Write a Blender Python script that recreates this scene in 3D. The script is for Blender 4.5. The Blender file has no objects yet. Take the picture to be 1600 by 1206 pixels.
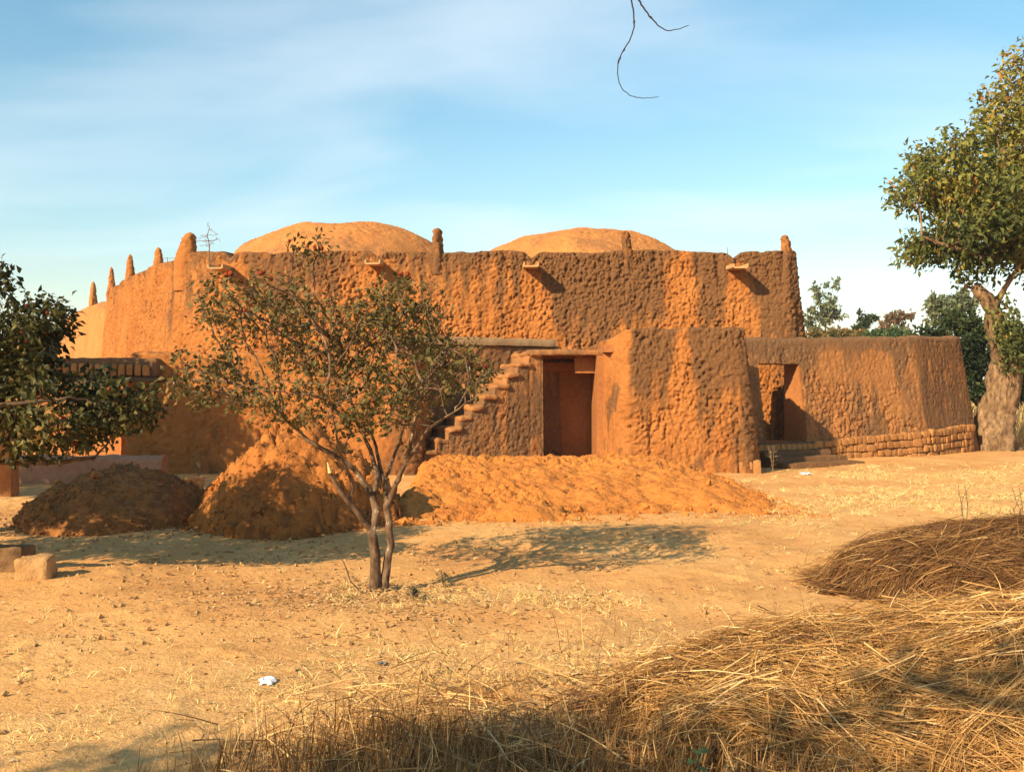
import bpy, math, random
import numpy as np
from mathutils import Vector

random.seed(7)
rng = np.random.default_rng(7)
scene = bpy.context.scene
C = scene.collection
R = math.radians

# ------------------------------------------------------------------ camera
F, H0, CZ = 1555.0, 603.0, 1.75            # focal length and horizon in photo pixels, eye height
cam_d = bpy.data.cameras.new('camera'); cam = bpy.data.objects.new('camera', cam_d); C.objects.link(cam)
cam.location = (0, 0, CZ); cam.rotation_euler = (R(90), 0, 0)
cam_d.sensor_width = 36; cam_d.lens = 35; cam_d.clip_end = 9000; cam_d.clip_start = 0.05
scene.camera = cam

# ------------------------------------------------------------------ light
SUN_EL, SUN_AZ = 30.0, 44.0               # light travels to +x (right) and +y (away)
trav = Vector((math.cos(R(SUN_EL))*math.sin(R(SUN_AZ)), math.cos(R(SUN_EL))*math.cos(R(SUN_AZ)), -math.sin(R(SUN_EL))))
sun_d = bpy.data.lights.new('sun', 'SUN'); sun = bpy.data.objects.new('sun', sun_d); C.objects.link(sun)
sun_d.energy = 5.0; sun_d.angle = R(0.5); sun_d.color = (1.0, 0.80, 0.52)
sun.rotation_euler = trav.to_track_quat('-Z', 'Y').to_euler(); sun.location = (-20, -20, 30)

world = bpy.data.worlds.new('World'); scene.world = world; world.use_nodes = True
nt = world.node_tree; N = nt.nodes; L = nt.links
for n in list(N): N.remove(n)
out = N.new('ShaderNodeOutputWorld'); bg = N.new('ShaderNodeBackground'); bg.inputs[1].default_value = 0.090
sky = N.new('ShaderNodeTexSky'); sky.sky_type = 'NISHITA'; sky.sun_disc = False
sky.sun_elevation = R(SUN_EL); sky.sun_rotation = R(180+SUN_AZ); sky.altitude = 300
sky.air_density = 1.3; sky.dust_density = 0.35; sky.ozone_density = 1.6
# thin cirrus: noise on a flat sheet of cloud high above
tc = N.new('ShaderNodeTexCoord'); sep = N.new('ShaderNodeSeparateXYZ'); L.new(tc.outputs['Generated'], sep.inputs[0])
addz = N.new('ShaderNodeMath'); addz.operation = 'ADD'; addz.inputs[1].default_value = 0.18; L.new(sep.outputs[2], addz.inputs[0])
dx = N.new('ShaderNodeMath'); dx.operation = 'DIVIDE'; L.new(sep.outputs[0], dx.inputs[0]); L.new(addz.outputs[0], dx.inputs[1])
dy = N.new('ShaderNodeMath'); dy.operation = 'DIVIDE'; L.new(sep.outputs[1], dy.inputs[0]); L.new(addz.outputs[0], dy.inputs[1])
cmb = N.new('ShaderNodeCombineXYZ'); L.new(dx.outputs[0], cmb.inputs[0]); L.new(dy.outputs[0], cmb.inputs[1])
mp = N.new('ShaderNodeMapping'); mp.inputs['Rotation'].default_value = (0, 0, R(28)); mp.inputs['Scale'].default_value = (0.75, 1.25, 1); mp.inputs['Location'].default_value = (4.1, 2.2, 0)
L.new(cmb.outputs[0], mp.inputs[0])
n1 = N.new('ShaderNodeTexNoise'); n1.inputs['Scale'].default_value = 1.1; n1.inputs['Detail'].default_value = 8; n1.inputs['Roughness'].default_value = 0.46; n1.inputs['Distortion'].default_value = 0.5
L.new(mp.outputs[0], n1.inputs['Vector'])
cr = N.new('ShaderNodeValToRGB'); cr.color_ramp.elements[0].position = 0.47; cr.color_ramp.elements[0].color = (0, 0, 0, 1)
cr.color_ramp.elements[1].position = 0.82; cr.color_ramp.elements[1].color = (0.55, 0.55, 0.55, 1)
L.new(n1.outputs['Fac'], cr.inputs[0])
mixc = N.new('ShaderNodeMixRGB'); mixc.inputs[2].default_value = (7.4, 7.5, 7.5, 1)
hs = N.new('ShaderNodeHueSaturation'); hs.inputs['Hue'].default_value = 0.484; hs.inputs['Saturation'].default_value = 1.22; hs.inputs['Value'].default_value = 1.0
L.new(sky.outputs[0], hs.inputs['Color'])
L.new(cr.outputs[0], mixc.inputs[0]); L.new(hs.outputs[0], mixc.inputs[1]); L.new(mixc.outputs[0], bg.inputs[0]); L.new(bg.outputs[0], out.inputs[0])

scene.view_settings.view_transform = 'Standard'; scene.view_settings.look = 'None'
scene.view_settings.gamma = 1.0; scene.view_settings.exposure = 0.96; scene.view_settings.use_curve_mapping = False

# ------------------------------------------------------------------ numpy noise
def _hash(ix, iy, iz, seed):
    h = (ix.astype(np.int64)*374761393 + iy.astype(np.int64)*668265263 + iz.astype(np.int64)*2147483647 + seed*974634777) & 0xFFFFFFFF
    h = ((h ^ (h >> 13))*1274126177) & 0xFFFFFFFF
    h = ((h ^ (h >> 16))*2246822519) & 0xFFFFFFFF
    return ((h ^ (h >> 15)) & 0xFFFFFF) / float(0xFFFFFF)
def vnoise(p, seed=0):
    f = np.floor(p); t = p-f; t = t*t*(3-2*t); i = f.astype(np.int64)
    r = 0
    for a in (0, 1):
        wx = t[:, 0] if a else 1-t[:, 0]
        for b in (0, 1):
            wy = t[:, 1] if b else 1-t[:, 1]
            for c in (0, 1):
                wz = t[:, 2] if c else 1-t[:, 2]
                r = r + wx*wy*wz*_hash(i[:, 0]+a, i[:, 1]+b, i[:, 2]+c, seed)
    return r
def fbm(p, scale, octv=4, seed=0, gain=0.5):
    q = np.asarray(p, float)*scale; a = 1; s = 0; w = 0
    for o in range(octv):
        s = s + a*vnoise(q, seed+o*17); w += a; a *= gain; q = q*2.03+5.7
    return s/w
def worley(p, scale, seed=0):
    q = np.asarray(p, float)*scale; f = np.floor(q).astype(np.int64); best = np.full(len(q), 9.0)
    for a in (-1, 0, 1):
        for b in (-1, 0, 1):
            for c in (-1, 0, 1):
                ix, iy, iz = f[:, 0]+a, f[:, 1]+b, f[:, 2]+c
                d = (ix+_hash(ix, iy, iz, seed)-q[:, 0])**2 + (iy+_hash(ix, iy, iz, seed+1)-q[:, 1])**2 + (iz+_hash(ix, iy, iz, seed+2)-q[:, 2])**2
                best = np.minimum(best, d)
    return np.sqrt(best)
def sstep(a, b, x): t = np.clip((x-a)/(b-a), 0, 1); return t*t*(3-2*t)
def P(px, py, Y): return Vector(((px-800)/F*Y, Y, CZ+(H0-py)/F*Y))
def v3(*a): return np.stack([np.asarray(x, float) for x in a], axis=1)

# ------------------------------------------------------------------ object helpers
def tag(o, label=None, cat=None, group=None, kind=None):
    if label: o['label'] = label
    if cat: o['category'] = cat
    if group: o['group'] = group
    if kind: o['kind'] = kind
    return o
def empty(name, loc=(0, 0, 0), label=None, cat=None, group=None):
    o = bpy.data.objects.new(name, None); C.objects.link(o); o.location = loc; o.empty_display_size = 0.2
    bpy.context.view_layer.update()
    return tag(o, label, cat, group)
def mesh_np(name, verts, faces, attrs=None, smooth=True):
    """faces: array (n,3|4) or a list of such arrays"""
    verts = np.asarray(verts, np.float32)
    fl = faces if isinstance(faces, list) else [faces]
    fl = [np.asarray(f, np.int32) for f in fl if len(f)]
    me = bpy.data.meshes.new(name)
    me.vertices.add(len(verts)); me.vertices.foreach_set('co', verts.ravel())
    idx = np.concatenate([f.ravel() for f in fl]); cnt = np.concatenate([np.full(len(f), f.shape[1], np.int32) for f in fl])
    me.loops.add(len(idx)); me.loops.foreach_set('vertex_index', idx)
    me.polygons.add(len(cnt)); st = np.zeros(len(cnt), np.int32); st[1:] = np.cumsum(cnt)[:-1]
    me.polygons.foreach_set('loop_start', st); me.polygons.foreach_set('loop_total', cnt)
    me.polygons.foreach_set('use_smooth', np.full(len(cnt), smooth))
    for k, a in (attrs or {}).items():
        at = me.attributes.new(k, 'FLOAT', 'POINT'); at.data.foreach_set('value', np.asarray(a, np.float32))
    me.update(calc_edges=True)
    return me
def link(name, me, mat, parent=None):
    o = bpy.data.objects.new(name, me); C.objects.link(o)
    if mat and not me.materials: me.materials.append(mat)
    if parent:
        o.parent = parent; o.matrix_parent_inverse = parent.matrix_world.inverted()
    return o
def obj(name, verts, faces, mat, parent=None, attrs=None, smooth=True):
    return link(name, mesh_np(name, verts, faces, attrs, smooth), mat, parent)
def grid_faces(nu, nv, off=0):
    i = np.arange(nu-1)[:, None]; j = np.arange(nv-1)[None, :]
    a = (i*nv+j).ravel()+off
    return np.stack([a, a+nv, a+nv+1, a+1], 1)
def box_pts(x0, x1, y0, y1, z0, z1, n=0.12):
    """a subdivided box surface: verts, quads (for lumpy displacement)"""
    V = []; Fs = []; o = 0
    def face(p, u, v):
        nonlocal o
        nu = max(2, int(np.linalg.norm(u)/n)+2); nv = max(2, int(np.linalg.norm(v)/n)+2)
        a = np.linspace(0, 1, nu)[:, None, None]; b = np.linspace(0, 1, nv)[None, :, None]
        V.append((np.array(p)+a*np.array(u)+b*np.array(v)).reshape(-1, 3)); Fs.append(grid_faces(nu, nv, o)); o += nu*nv
    X, Y, Z = x1-x0, y1-y0, z1-z0
    face((x0, y0, z0), (X, 0, 0), (0, 0, Z)); face((x1, y0, z0), (0, Y, 0), (0, 0, Z)); face((x1, y1, z0), (-X, 0, 0), (0, 0, Z))
    face((x0, y1, z0), (0, -Y, 0), (0, 0, Z)); face((x0, y0, z1), (X, 0, 0), (0, Y, 0)); face((x0, y1, z0), (X, 0, 0), (0, -Y, 0))
    return np.concatenate(V), np.concatenate(Fs)
def round_box(x0, x1, y0, y1, z0, z1, n=0.05, r=0.04, amp=0.012, sc=6, seed=1):
    v, f = box_pts(x0, x1, y0, y1, z0, z1, n)
    lo = np.array([x0, y0, z0])+r; hi = np.array([x1, y1, z1])-r
    q = np.clip(v, lo, hi); d = v-q; l = np.linalg.norm(d, axis=1, keepdims=True); l[l == 0] = 1
    nrm = d/l; v = q+nrm*r
    v = v+nrm*(fbm(v, sc, 3, seed)[:, None]-0.5)*2*amp
    return v, f

# ------------------------------------------------------------------ materials
def newmat(name, rough=0.95, spec=0.15):
    m = bpy.data.materials.new(name); m.use_nodes = True; t = m.node_tree
    b = t.nodes['Principled BSDF']; b.inputs['Roughness'].default_value = rough; b.inputs['Specular IOR Level'].default_value = spec
    return m, t, b
def nodes_noise(t, scale, detail=4, rough=0.55, stretch=None, dist=0.0):
    g = t.nodes.new('ShaderNodeNewGeometry'); src = g.outputs['Position']
    if stretch:
        mpn = t.nodes.new('ShaderNodeMapping'); mpn.inputs['Scale'].default_value = stretch; t.links.new(src, mpn.inputs[0]); src = mpn.outputs[0]
    n = t.nodes.new('ShaderNodeTexNoise'); n.inputs['Scale'].default_value = scale; n.inputs['Detail'].default_value = detail
    n.inputs['Roughness'].default_value = rough; n.inputs['Distortion'].default_value = dist
    t.links.new(src, n.inputs['Vector']); return n.outputs['Fac']
def ramp(t, fac, stops):
    r = t.nodes.new('ShaderNodeValToRGB'); e = r.color_ramp.elements
    while len(e) > 1: e.remove(e[-1])
    e[0].position = stops[0][0]; e[0].color = (*stops[0][1], 1)
    for p, c in stops[1:]:
        k = e.new(p); k.color = (*c, 1)
    t.links.new(fac, r.inputs[0]); return r.outputs[0]
def mixrgb(t, fac, a, b, mode='MIX'):
    m = t.nodes.new('ShaderNodeMixRGB'); m.blend_type = mode
    for i, x in ((0, fac), (1, a), (2, b)):
        if isinstance(x, (int, float)): m.inputs[i].default_value = x
        elif isinstance(x, tuple): m.inputs[i].default_value = (*x, 1)
        else: t.links.new(x, m.inputs[i])
    return m.outputs[0]
def maths(t, op, a, b):
    m = t.nodes.new('ShaderNodeMath'); m.operation = op
    for i, x in ((0, a), (1, b)):
        if isinstance(x, (int, float)): m.inputs[i].default_value = x
        else: t.links.new(x, m.inputs[i])
    return m.outputs[0]
def attr(t, name):
    a = t.nodes.new('ShaderNodeAttribute'); a.attribute_name = name; return a.outputs['Fac']
def bump(t, b, h, strength=0.5, dist=0.02):
    n = t.nodes.new('ShaderNodeBump'); n.inputs['Strength'].default_value = strength; n.inputs['Distance'].default_value = dist
    t.links.new(h, n.inputs['Height']); t.links.new(n.outputs[0], b.inputs['Normal'])

def mud_mat(name, light, mid, dark, fine=30, bstr=0.6):
    """sun-baked mud: warm body colour, dark weathering read from the 'stain' attribute, broken up by noise"""
    m, t, b = newmat(name)
    body = ramp(t, nodes_noise(t, 1.3, 5), [(0.3, mid), (0.7, light)])
    body = mixrgb(t, 0.6, body, ramp(t, nodes_noise(t, 14, 4), [(0.3, (0.72, 0.68, 0.62)), (0.7, (1.2, 1.16, 1.1))]), 'MULTIPLY')
    st = maths(t, 'ADD', attr(t, 'stain'), maths(t, 'MULTIPLY', maths(t, 'SUBTRACT', nodes_noise(t, 4, 6, 0.65, (1.6, 1.6, 0.45)), 0.5), 1.5))
    stc = ramp(t, st, [(0.38, (0, 0, 0)), (0.72, (1, 1, 1))])
    dk = ramp(t, nodes_noise(t, 22, 4), [(0.3, dark), (0.7, tuple(c*1.7 for c in dark))])
    col = mixrgb(t, maths(t, 'MULTIPLY', stc, 0.88), body, dk)
    t.links.new(col, b.inputs['Base Color'])
    h = maths(t, 'ADD', nodes_noise(t, fine, 5, 0.6), maths(t, 'MULTIPLY', nodes_noise(t, fine*3.3, 3), 0.35))
    bump(t, b, h, bstr, 0.03)
    return m
M = {}
M['mud'] = mud_mat('mud_wall', (0.40, 0.160, 0.044), (0.29, 0.107, 0.028), (0.092, 0.046, 0.020))
M['mud_brown'] = mud_mat('mud_wall_brown', (0.37, 0.170, 0.060), (0.28, 0.120, 0.042), (0.110, 0.060, 0.029))
M['mud_pale'] = mud_mat('mud_pale_plaster', (0.46, 0.205, 0.066), (0.38, 0.160, 0.048), (0.18, 0.09, 0.038), 20, 0.6)
M['dome'] = mud_mat('mud_dome', (0.50, 0.215, 0.066), (0.41, 0.165, 0.048), (0.20, 0.09, 0.035), 26, 0.8)
M['plaster'] = mud_mat('smooth_mud_plaster', (0.36, 0.150, 0.050), (0.29, 0.112, 0.038), (0.12, 0.055, 0.025), 8, 0.3)
M['brick'] = mud_mat('mud_brick', (0.44, 0.215, 0.075), (0.34, 0.155, 0.052), (0.15, 0.075, 0.032), 24, 0.7)
M['ledge'] = mud_mat('cement_ledge', (0.36, 0.24, 0.13), (0.28, 0.18, 0.10), (0.15, 0.09, 0.045), 30, 0.3)
M['stone'] = mud_mat('block_stone', (0.50, 0.30, 0.13), (0.34, 0.19, 0.08), (0.13, 0.075, 0.035), 26, 0.6)
M['old_block'] = mud_mat('dark_block', (0.22, 0.13, 0.065), (0.15, 0.085, 0.04), (0.06, 0.035, 0.02), 26, 0.6)
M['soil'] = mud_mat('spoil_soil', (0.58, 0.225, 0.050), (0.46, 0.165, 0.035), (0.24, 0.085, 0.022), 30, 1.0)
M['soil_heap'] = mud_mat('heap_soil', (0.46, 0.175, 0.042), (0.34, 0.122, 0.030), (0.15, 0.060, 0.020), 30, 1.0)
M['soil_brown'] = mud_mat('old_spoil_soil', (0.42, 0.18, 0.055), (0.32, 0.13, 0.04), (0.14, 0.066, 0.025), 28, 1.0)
M['pink'] = mud_mat('pinkish_plaster', (0.36, 0.19, 0.115), (0.30, 0.155, 0.09), (0.18, 0.09, 0.055), 10, 0.3)  # browned, so the low wall's shade is partly painted into its plaster

def simple(name, stops, scale=8, rough=0.9, fine=30, bstr=0.4, stretch=None):
    m, t, b = newmat(name, rough)
    t.links.new(ramp(t, nodes_noise(t, scale, 5, 0.6, stretch), stops), b.inputs['Base Color'])
    bump(t, b, nodes_noise(t, fine, 4, 0.6, stretch), bstr, 0.01); return m
M['wood'] = simple('weathered_wood', [(0.3, (0.30, 0.17, 0.07)), (0.7, (0.62, 0.38, 0.17))], 14, stretch=(6, 0.6, 6))
M['dark_wood'] = simple('dark_wood', [(0.3, (0.05, 0.03, 0.018)), (0.7, (0.14, 0.085, 0.045))], 10)
M['bark'] = simple('pale_spotted_bark', [(0.36, (0.06, 0.034, 0.020)), (0.54, (0.15, 0.090, 0.052)), (0.64, (0.20, 0.13, 0.08)), (0.70, (0.48, 0.40, 0.31))], 16, fine=50, bstr=0.7, stretch=(1, 1, 0.5))
M['bark_dark'] = simple('dark_bark', [(0.3, (0.05, 0.03, 0.018)), (0.7, (0.16, 0.10, 0.06))], 16)
M['bark_big'] = simple('rough_grey_brown_bark', [(0.30, (0.055, 0.032, 0.018)), (0.50, (0.18, 0.108, 0.056)), (0.72, (0.33, 0.205, 0.105))], 9, fine=16, bstr=1.0, stretch=(1.4, 1.4, 0.5))
M['cut_wood'] = simple('fresh_cut_wood', [(0.3, (0.62, 0.36, 0.13)), (0.7, (0.85, 0.58, 0.28))], 30)
M['twig'] = simple('dry_twig', [(0.3, (0.02, 0.017, 0.015)), (0.7, (0.05, 0.04, 0.03))], 20)
M['dry_twig'] = simple('grey_dry_twig', [(0.3, (0.12, 0.08, 0.05)), (0.7, (0.25, 0.17, 0.10))], 20)
M['seed'] = simple('seed_head', [(0.3, (0.13, 0.018, 0.008)), (0.7, (0.30, 0.05, 0.015))], 60)
M['paper'] = simple('white_paper', [(0.3, (0.52, 0.54, 0.60)), (0.7, (0.70, 0.70, 0.72))], 30, 0.6, 60, 0.2)
M['dark_plastic'] = simple('dark_plastic', [(0.3, (0.05, 0.07, 0.08)), (0.7, (0.16, 0.18, 0.19))], 30, 0.5)
M['mast'] = simple('mast_paint', [(0.3, (0.62, 0.58, 0.58)), (0.7, (0.75, 0.70, 0.70))], 0.2, 0.6, 1, 0.0)

def leaf_mat(name, stops, trans=0.3, rough=0.55):
    m, t, b = newmat(name, rough, 0.22)
    col = ramp(t, attr(t, 'tint'), stops); t.links.new(col, b.inputs['Base Color'])
    tr = t.nodes.new('ShaderNodeBsdfTranslucent'); t.links.new(col, tr.inputs[0])
    mx = t.nodes.new('ShaderNodeMixShader'); mx.inputs[0].default_value = trans
    t.links.new(b.outputs[0], mx.inputs[1]); t.links.new(tr.outputs[0], mx.inputs[2]); t.links.new(mx.outputs[0], t.nodes['Material Output'].inputs[0]); return m
M['leaf_mid'] = leaf_mat('leaf_olive', [(0.0, (0.045, 0.042, 0.013)), (0.35, (0.095, 0.080, 0.023)), (0.6, (0.16, 0.12, 0.035)), (0.8, (0.27, 0.155, 0.045)), (1.0, (0.30, 0.10, 0.03))])
M['leaf_left'] = leaf_mat('leaf_dark_green', [(0.0, (0.018, 0.022, 0.007)), (0.5, (0.050, 0.050, 0.014)), (0.8, (0.14, 0.125, 0.033)), (1.0, (0.28, 0.15, 0.035))])
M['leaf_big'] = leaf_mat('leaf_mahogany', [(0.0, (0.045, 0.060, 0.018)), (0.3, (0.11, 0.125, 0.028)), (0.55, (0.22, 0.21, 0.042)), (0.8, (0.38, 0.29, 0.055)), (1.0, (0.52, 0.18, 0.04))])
M['leaf_mango'] = leaf_mat('leaf_mango', [(0.0, (0.018, 0.032, 0.012)), (0.7, (0.050, 0.070, 0.020)), (1.0, (0.12, 0.12, 0.035))])
M['leaf_euc'] = leaf_mat('leaf_grey_green', [(0.0, (0.10, 0.125, 0.065)), (0.6, (0.18, 0.20, 0.10)), (1.0, (0.28, 0.27, 0.13))])
M['leaf_brown'] = leaf_mat('leaf_rusty', [(0.0, (0.12, 0.10, 0.05)), (0.5, (0.22, 0.14, 0.07)), (1.0, (0.34, 0.19, 0.11))])
M['leaf_weed'] = leaf_mat('leaf_weed', [(0.0, (0.05, 0.09, 0.03)), (1.0, (0.12, 0.16, 0.05))])
M['leaf_dead'] = leaf_mat('leaf_dead', [(0.0, (0.20, 0.10, 0.04)), (0.6, (0.42, 0.23, 0.09)), (1.0, (0.62, 0.42, 0.22))], 0.1, 0.8)
M['straw'] = leaf_mat('straw_pale', [(0.0, (0.16, 0.070, 0.022)), (0.35, (0.38, 0.195, 0.060)), (0.7, (0.62, 0.37, 0.13)), (1.0, (0.84, 0.62, 0.30))], 0.15, 0.6)
M['straw_dark'] = leaf_mat('straw_brown', [(0.0, (0.10, 0.045, 0.016)), (0.45, (0.25, 0.12, 0.040)), (0.8, (0.46, 0.25, 0.085)), (1.0, (0.72, 0.49, 0.20))], 0.15, 0.6)
M['grass_dry'] = leaf_mat('grass_dry', [(0.0, (0.40, 0.25, 0.08)), (0.45, (0.68, 0.48, 0.19)), (0.9, (0.84, 0.66, 0.32)), (1.0, (0.28, 0.26, 0.08))], 0.2, 0.7)

m, t, b = newmat('sandy_ground', 0.97, 0.1)
gc = ramp(t, nodes_noise(t, 0.55, 6, 0.6), [(0.30, (0.48, 0.228, 0.078)), (0.50, (0.60, 0.310, 0.108)), (0.70, (0.70, 0.395, 0.150))])
gc = mixrgb(t, 0.75, gc, ramp(t, nodes_noise(t, 7, 6, 0.7), [(0.28, (0.70, 0.62, 0.54)), (0.5, (1, 1, 1)), (0.75, (1.13, 1.13, 1.12))]), 'MULTIPLY')
gc = mixrgb(t, 0.8, gc, ramp(t, nodes_noise(t, 46, 4, 0.7), [(0.30, (0.60, 0.52, 0.46)), (0.46, (1, 1, 1)), (0.72, (1.10, 1.10, 1.10))]), 'MULTIPLY')
gc = mixrgb(t, maths(t, 'MULTIPLY', attr(t, 'grassy'), 0.45), gc, ramp(t, nodes_noise(t, 18, 5, 0.7), [(0.3, (0.36, 0.20, 0.08)), (0.7, (0.74, 0.50, 0.22))]))
t.links.new(gc, b.inputs['Base Color'])
bump(t, b, maths(t, 'ADD', nodes_noise(t, 24, 6, 0.65), maths(t, 'MULTIPLY', nodes_noise(t, 90, 3), 0.3)), 0.7, 0.03)
M['ground'] = m

# ------------------------------------------------------------------ ground
TREE = np.array([-1.10, 8.45])
def grassy(x, y):
    p = v3(x, y, np.zeros_like(x))
    g = lambda cx, cy, rx, ry: np.exp(-(((x-cx)/rx)**2+((y-cy)/ry)**2))
    k = 0.9*g(0.1, 8.35, 1.2, 0.45)+1.0*g(-0.2, 5.9, 1.9, 0.75)+1.0*g(1.9, 7.0, 1.2, 0.8)+1.0*g(1.2, 5.0, 3.2, 0.7)+0.75*g(7.0, 12, 3.5, 5)+0.9*g(9.5, 17.5, 3.5, 4)+0.5*g(-1.6, 8.2, 0.7, 0.5)+0.35*g(-3.6, 5.2, 2.0, 0.6)+0.3*g(-5, 6.8, 1.5, 0.6)
    k = k+0.8*sstep(24, 34, y)
    return np.clip((k+0.03)*sstep(0.34, 0.62, fbm(p, 1.1, 4, 40))*1.6, 0, 1)
def G(x, y):
    x = np.atleast_1d(np.asarray(x, float)); y = np.atleast_1d(np.asarray(y, float))
    p = v3(x, y, np.zeros_like(x)); near = 1-sstep(26, 60, np.hypot(x, y))
    h = (fbm(p, 0.35, 3, 3)-0.5)*0.16*near*sstep(1, 6, y)
    h = h+0.04*sstep(5, 11, x)*sstep(10, 20, y)*near
    h = h+0.03*np.exp(-((x-TREE[0])**2+(y-TREE[1])**2)/0.35)
    h = h-0.03*np.exp(-((y-(10.4+0.12*x))/0.5)**2)*near
    return h
def gz(x, y): return float(G(x, y)[0])
def graded(lo, hi, step, far, grow=1.25):
    c = list(np.arange(lo, hi+1e-6, step)); s = step; x = hi
    while x < far: s *= grow; x += s; c.append(x)
    s = step; x = lo; pre = []
    while x > -far: s *= grow; x -= s; pre.append(x)
    return np.array(pre[::-1]+c)
gx = graded(-9, 10, 0.045, 3500); gy = graded(3.0, 20, 0.045, 3500)
XX, YY = np.meshgrid(gx, gy, indexing='ij'); fx, fy = XX.ravel(), YY.ravel()
gp = v3(fx, fy, np.zeros_like(fx)); nearm = (1-sstep(18, 30, np.hypot(fx, fy-4)))
gzv = G(fx, fy) + nearm*((fbm(gp, 1.6, 3, 9)-0.5)*0.05 + np.maximum(0, fbm(gp, 9, 3, 21)-0.58)*0.12*sstep(.4, .65, fbm(gp, .8, 2, 23)))
ground = obj('ground', v3(fx, fy, gzv), grid_faces(len(gx), len(gy)), M['ground'], attrs={'grassy': grassy(fx, fy)})
tag(ground, kind='structure')

# ------------------------------------------------------------------ lumpy mud surfaces
def mudrelief(p, amp=1.0, seed=0, size=1.0):
    q = p*np.array([1, 1, 0.75]); q = q+0.07*np.stack([fbm(p, 4, 2, 11+seed), fbm(p+9, 4, 2, 12+seed), fbm(p+5, 4, 2, 13+seed)], 1)
    w = worley(q, 12.5/size, 50+seed); w2 = worley(q+3.3, 26/size, 60+seed); pit = np.maximum(0, fbm(q, 15/size, 3, 64+seed)-0.55)
    mask = 0.62+0.75*sstep(0.30, 0.66, fbm(p, 1.1, 3, 73+seed)); big = fbm(p, 0.9, 3, 70+seed)-0.5
    run = np.maximum(0, fbm(p*np.array([1, 1, 0.12]), 5.0, 2, 77+seed)-0.58)
    return amp*(0.72*mask*(0.036*(0.5-w)+0.040*(0.5-w2)+0.105*(fbm(q, 24/size, 2, 80+seed)-0.5)-0.30*pit)+0.012*(fbm(q, 40, 1, 82)-0.5)-0.20*run+0.10*big)
def resample(pts, step, breaks=()):
    pts = np.array(pts, float); seg = np.linalg.norm(np.diff(pts, axis=0), axis=1); cs = np.concatenate([[0], np.cumsum(seg)])
    s = np.unique(np.round(np.concatenate([np.linspace(0, cs[-1], max(3, int(cs[-1]/step)+1)), np.array(breaks, float)]), 4)); s = s[(s >= 0) & (s <= cs[-1])]
    return s, np.stack([np.interp(s, cs, pts[:, k]) for k in range(2)], 1), cs
def smooth_path(pts, it=2):
    pts = np.array(pts, float)
    for _ in range(it):
        q = [pts[0]]
        for a, b2 in zip(pts[:-1], pts[1:]): q += [a*0.75+b2*0.25, a*0.25+b2*0.75]
        q.append(pts[-1]); pts = np.array(q)
    return pts
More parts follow.
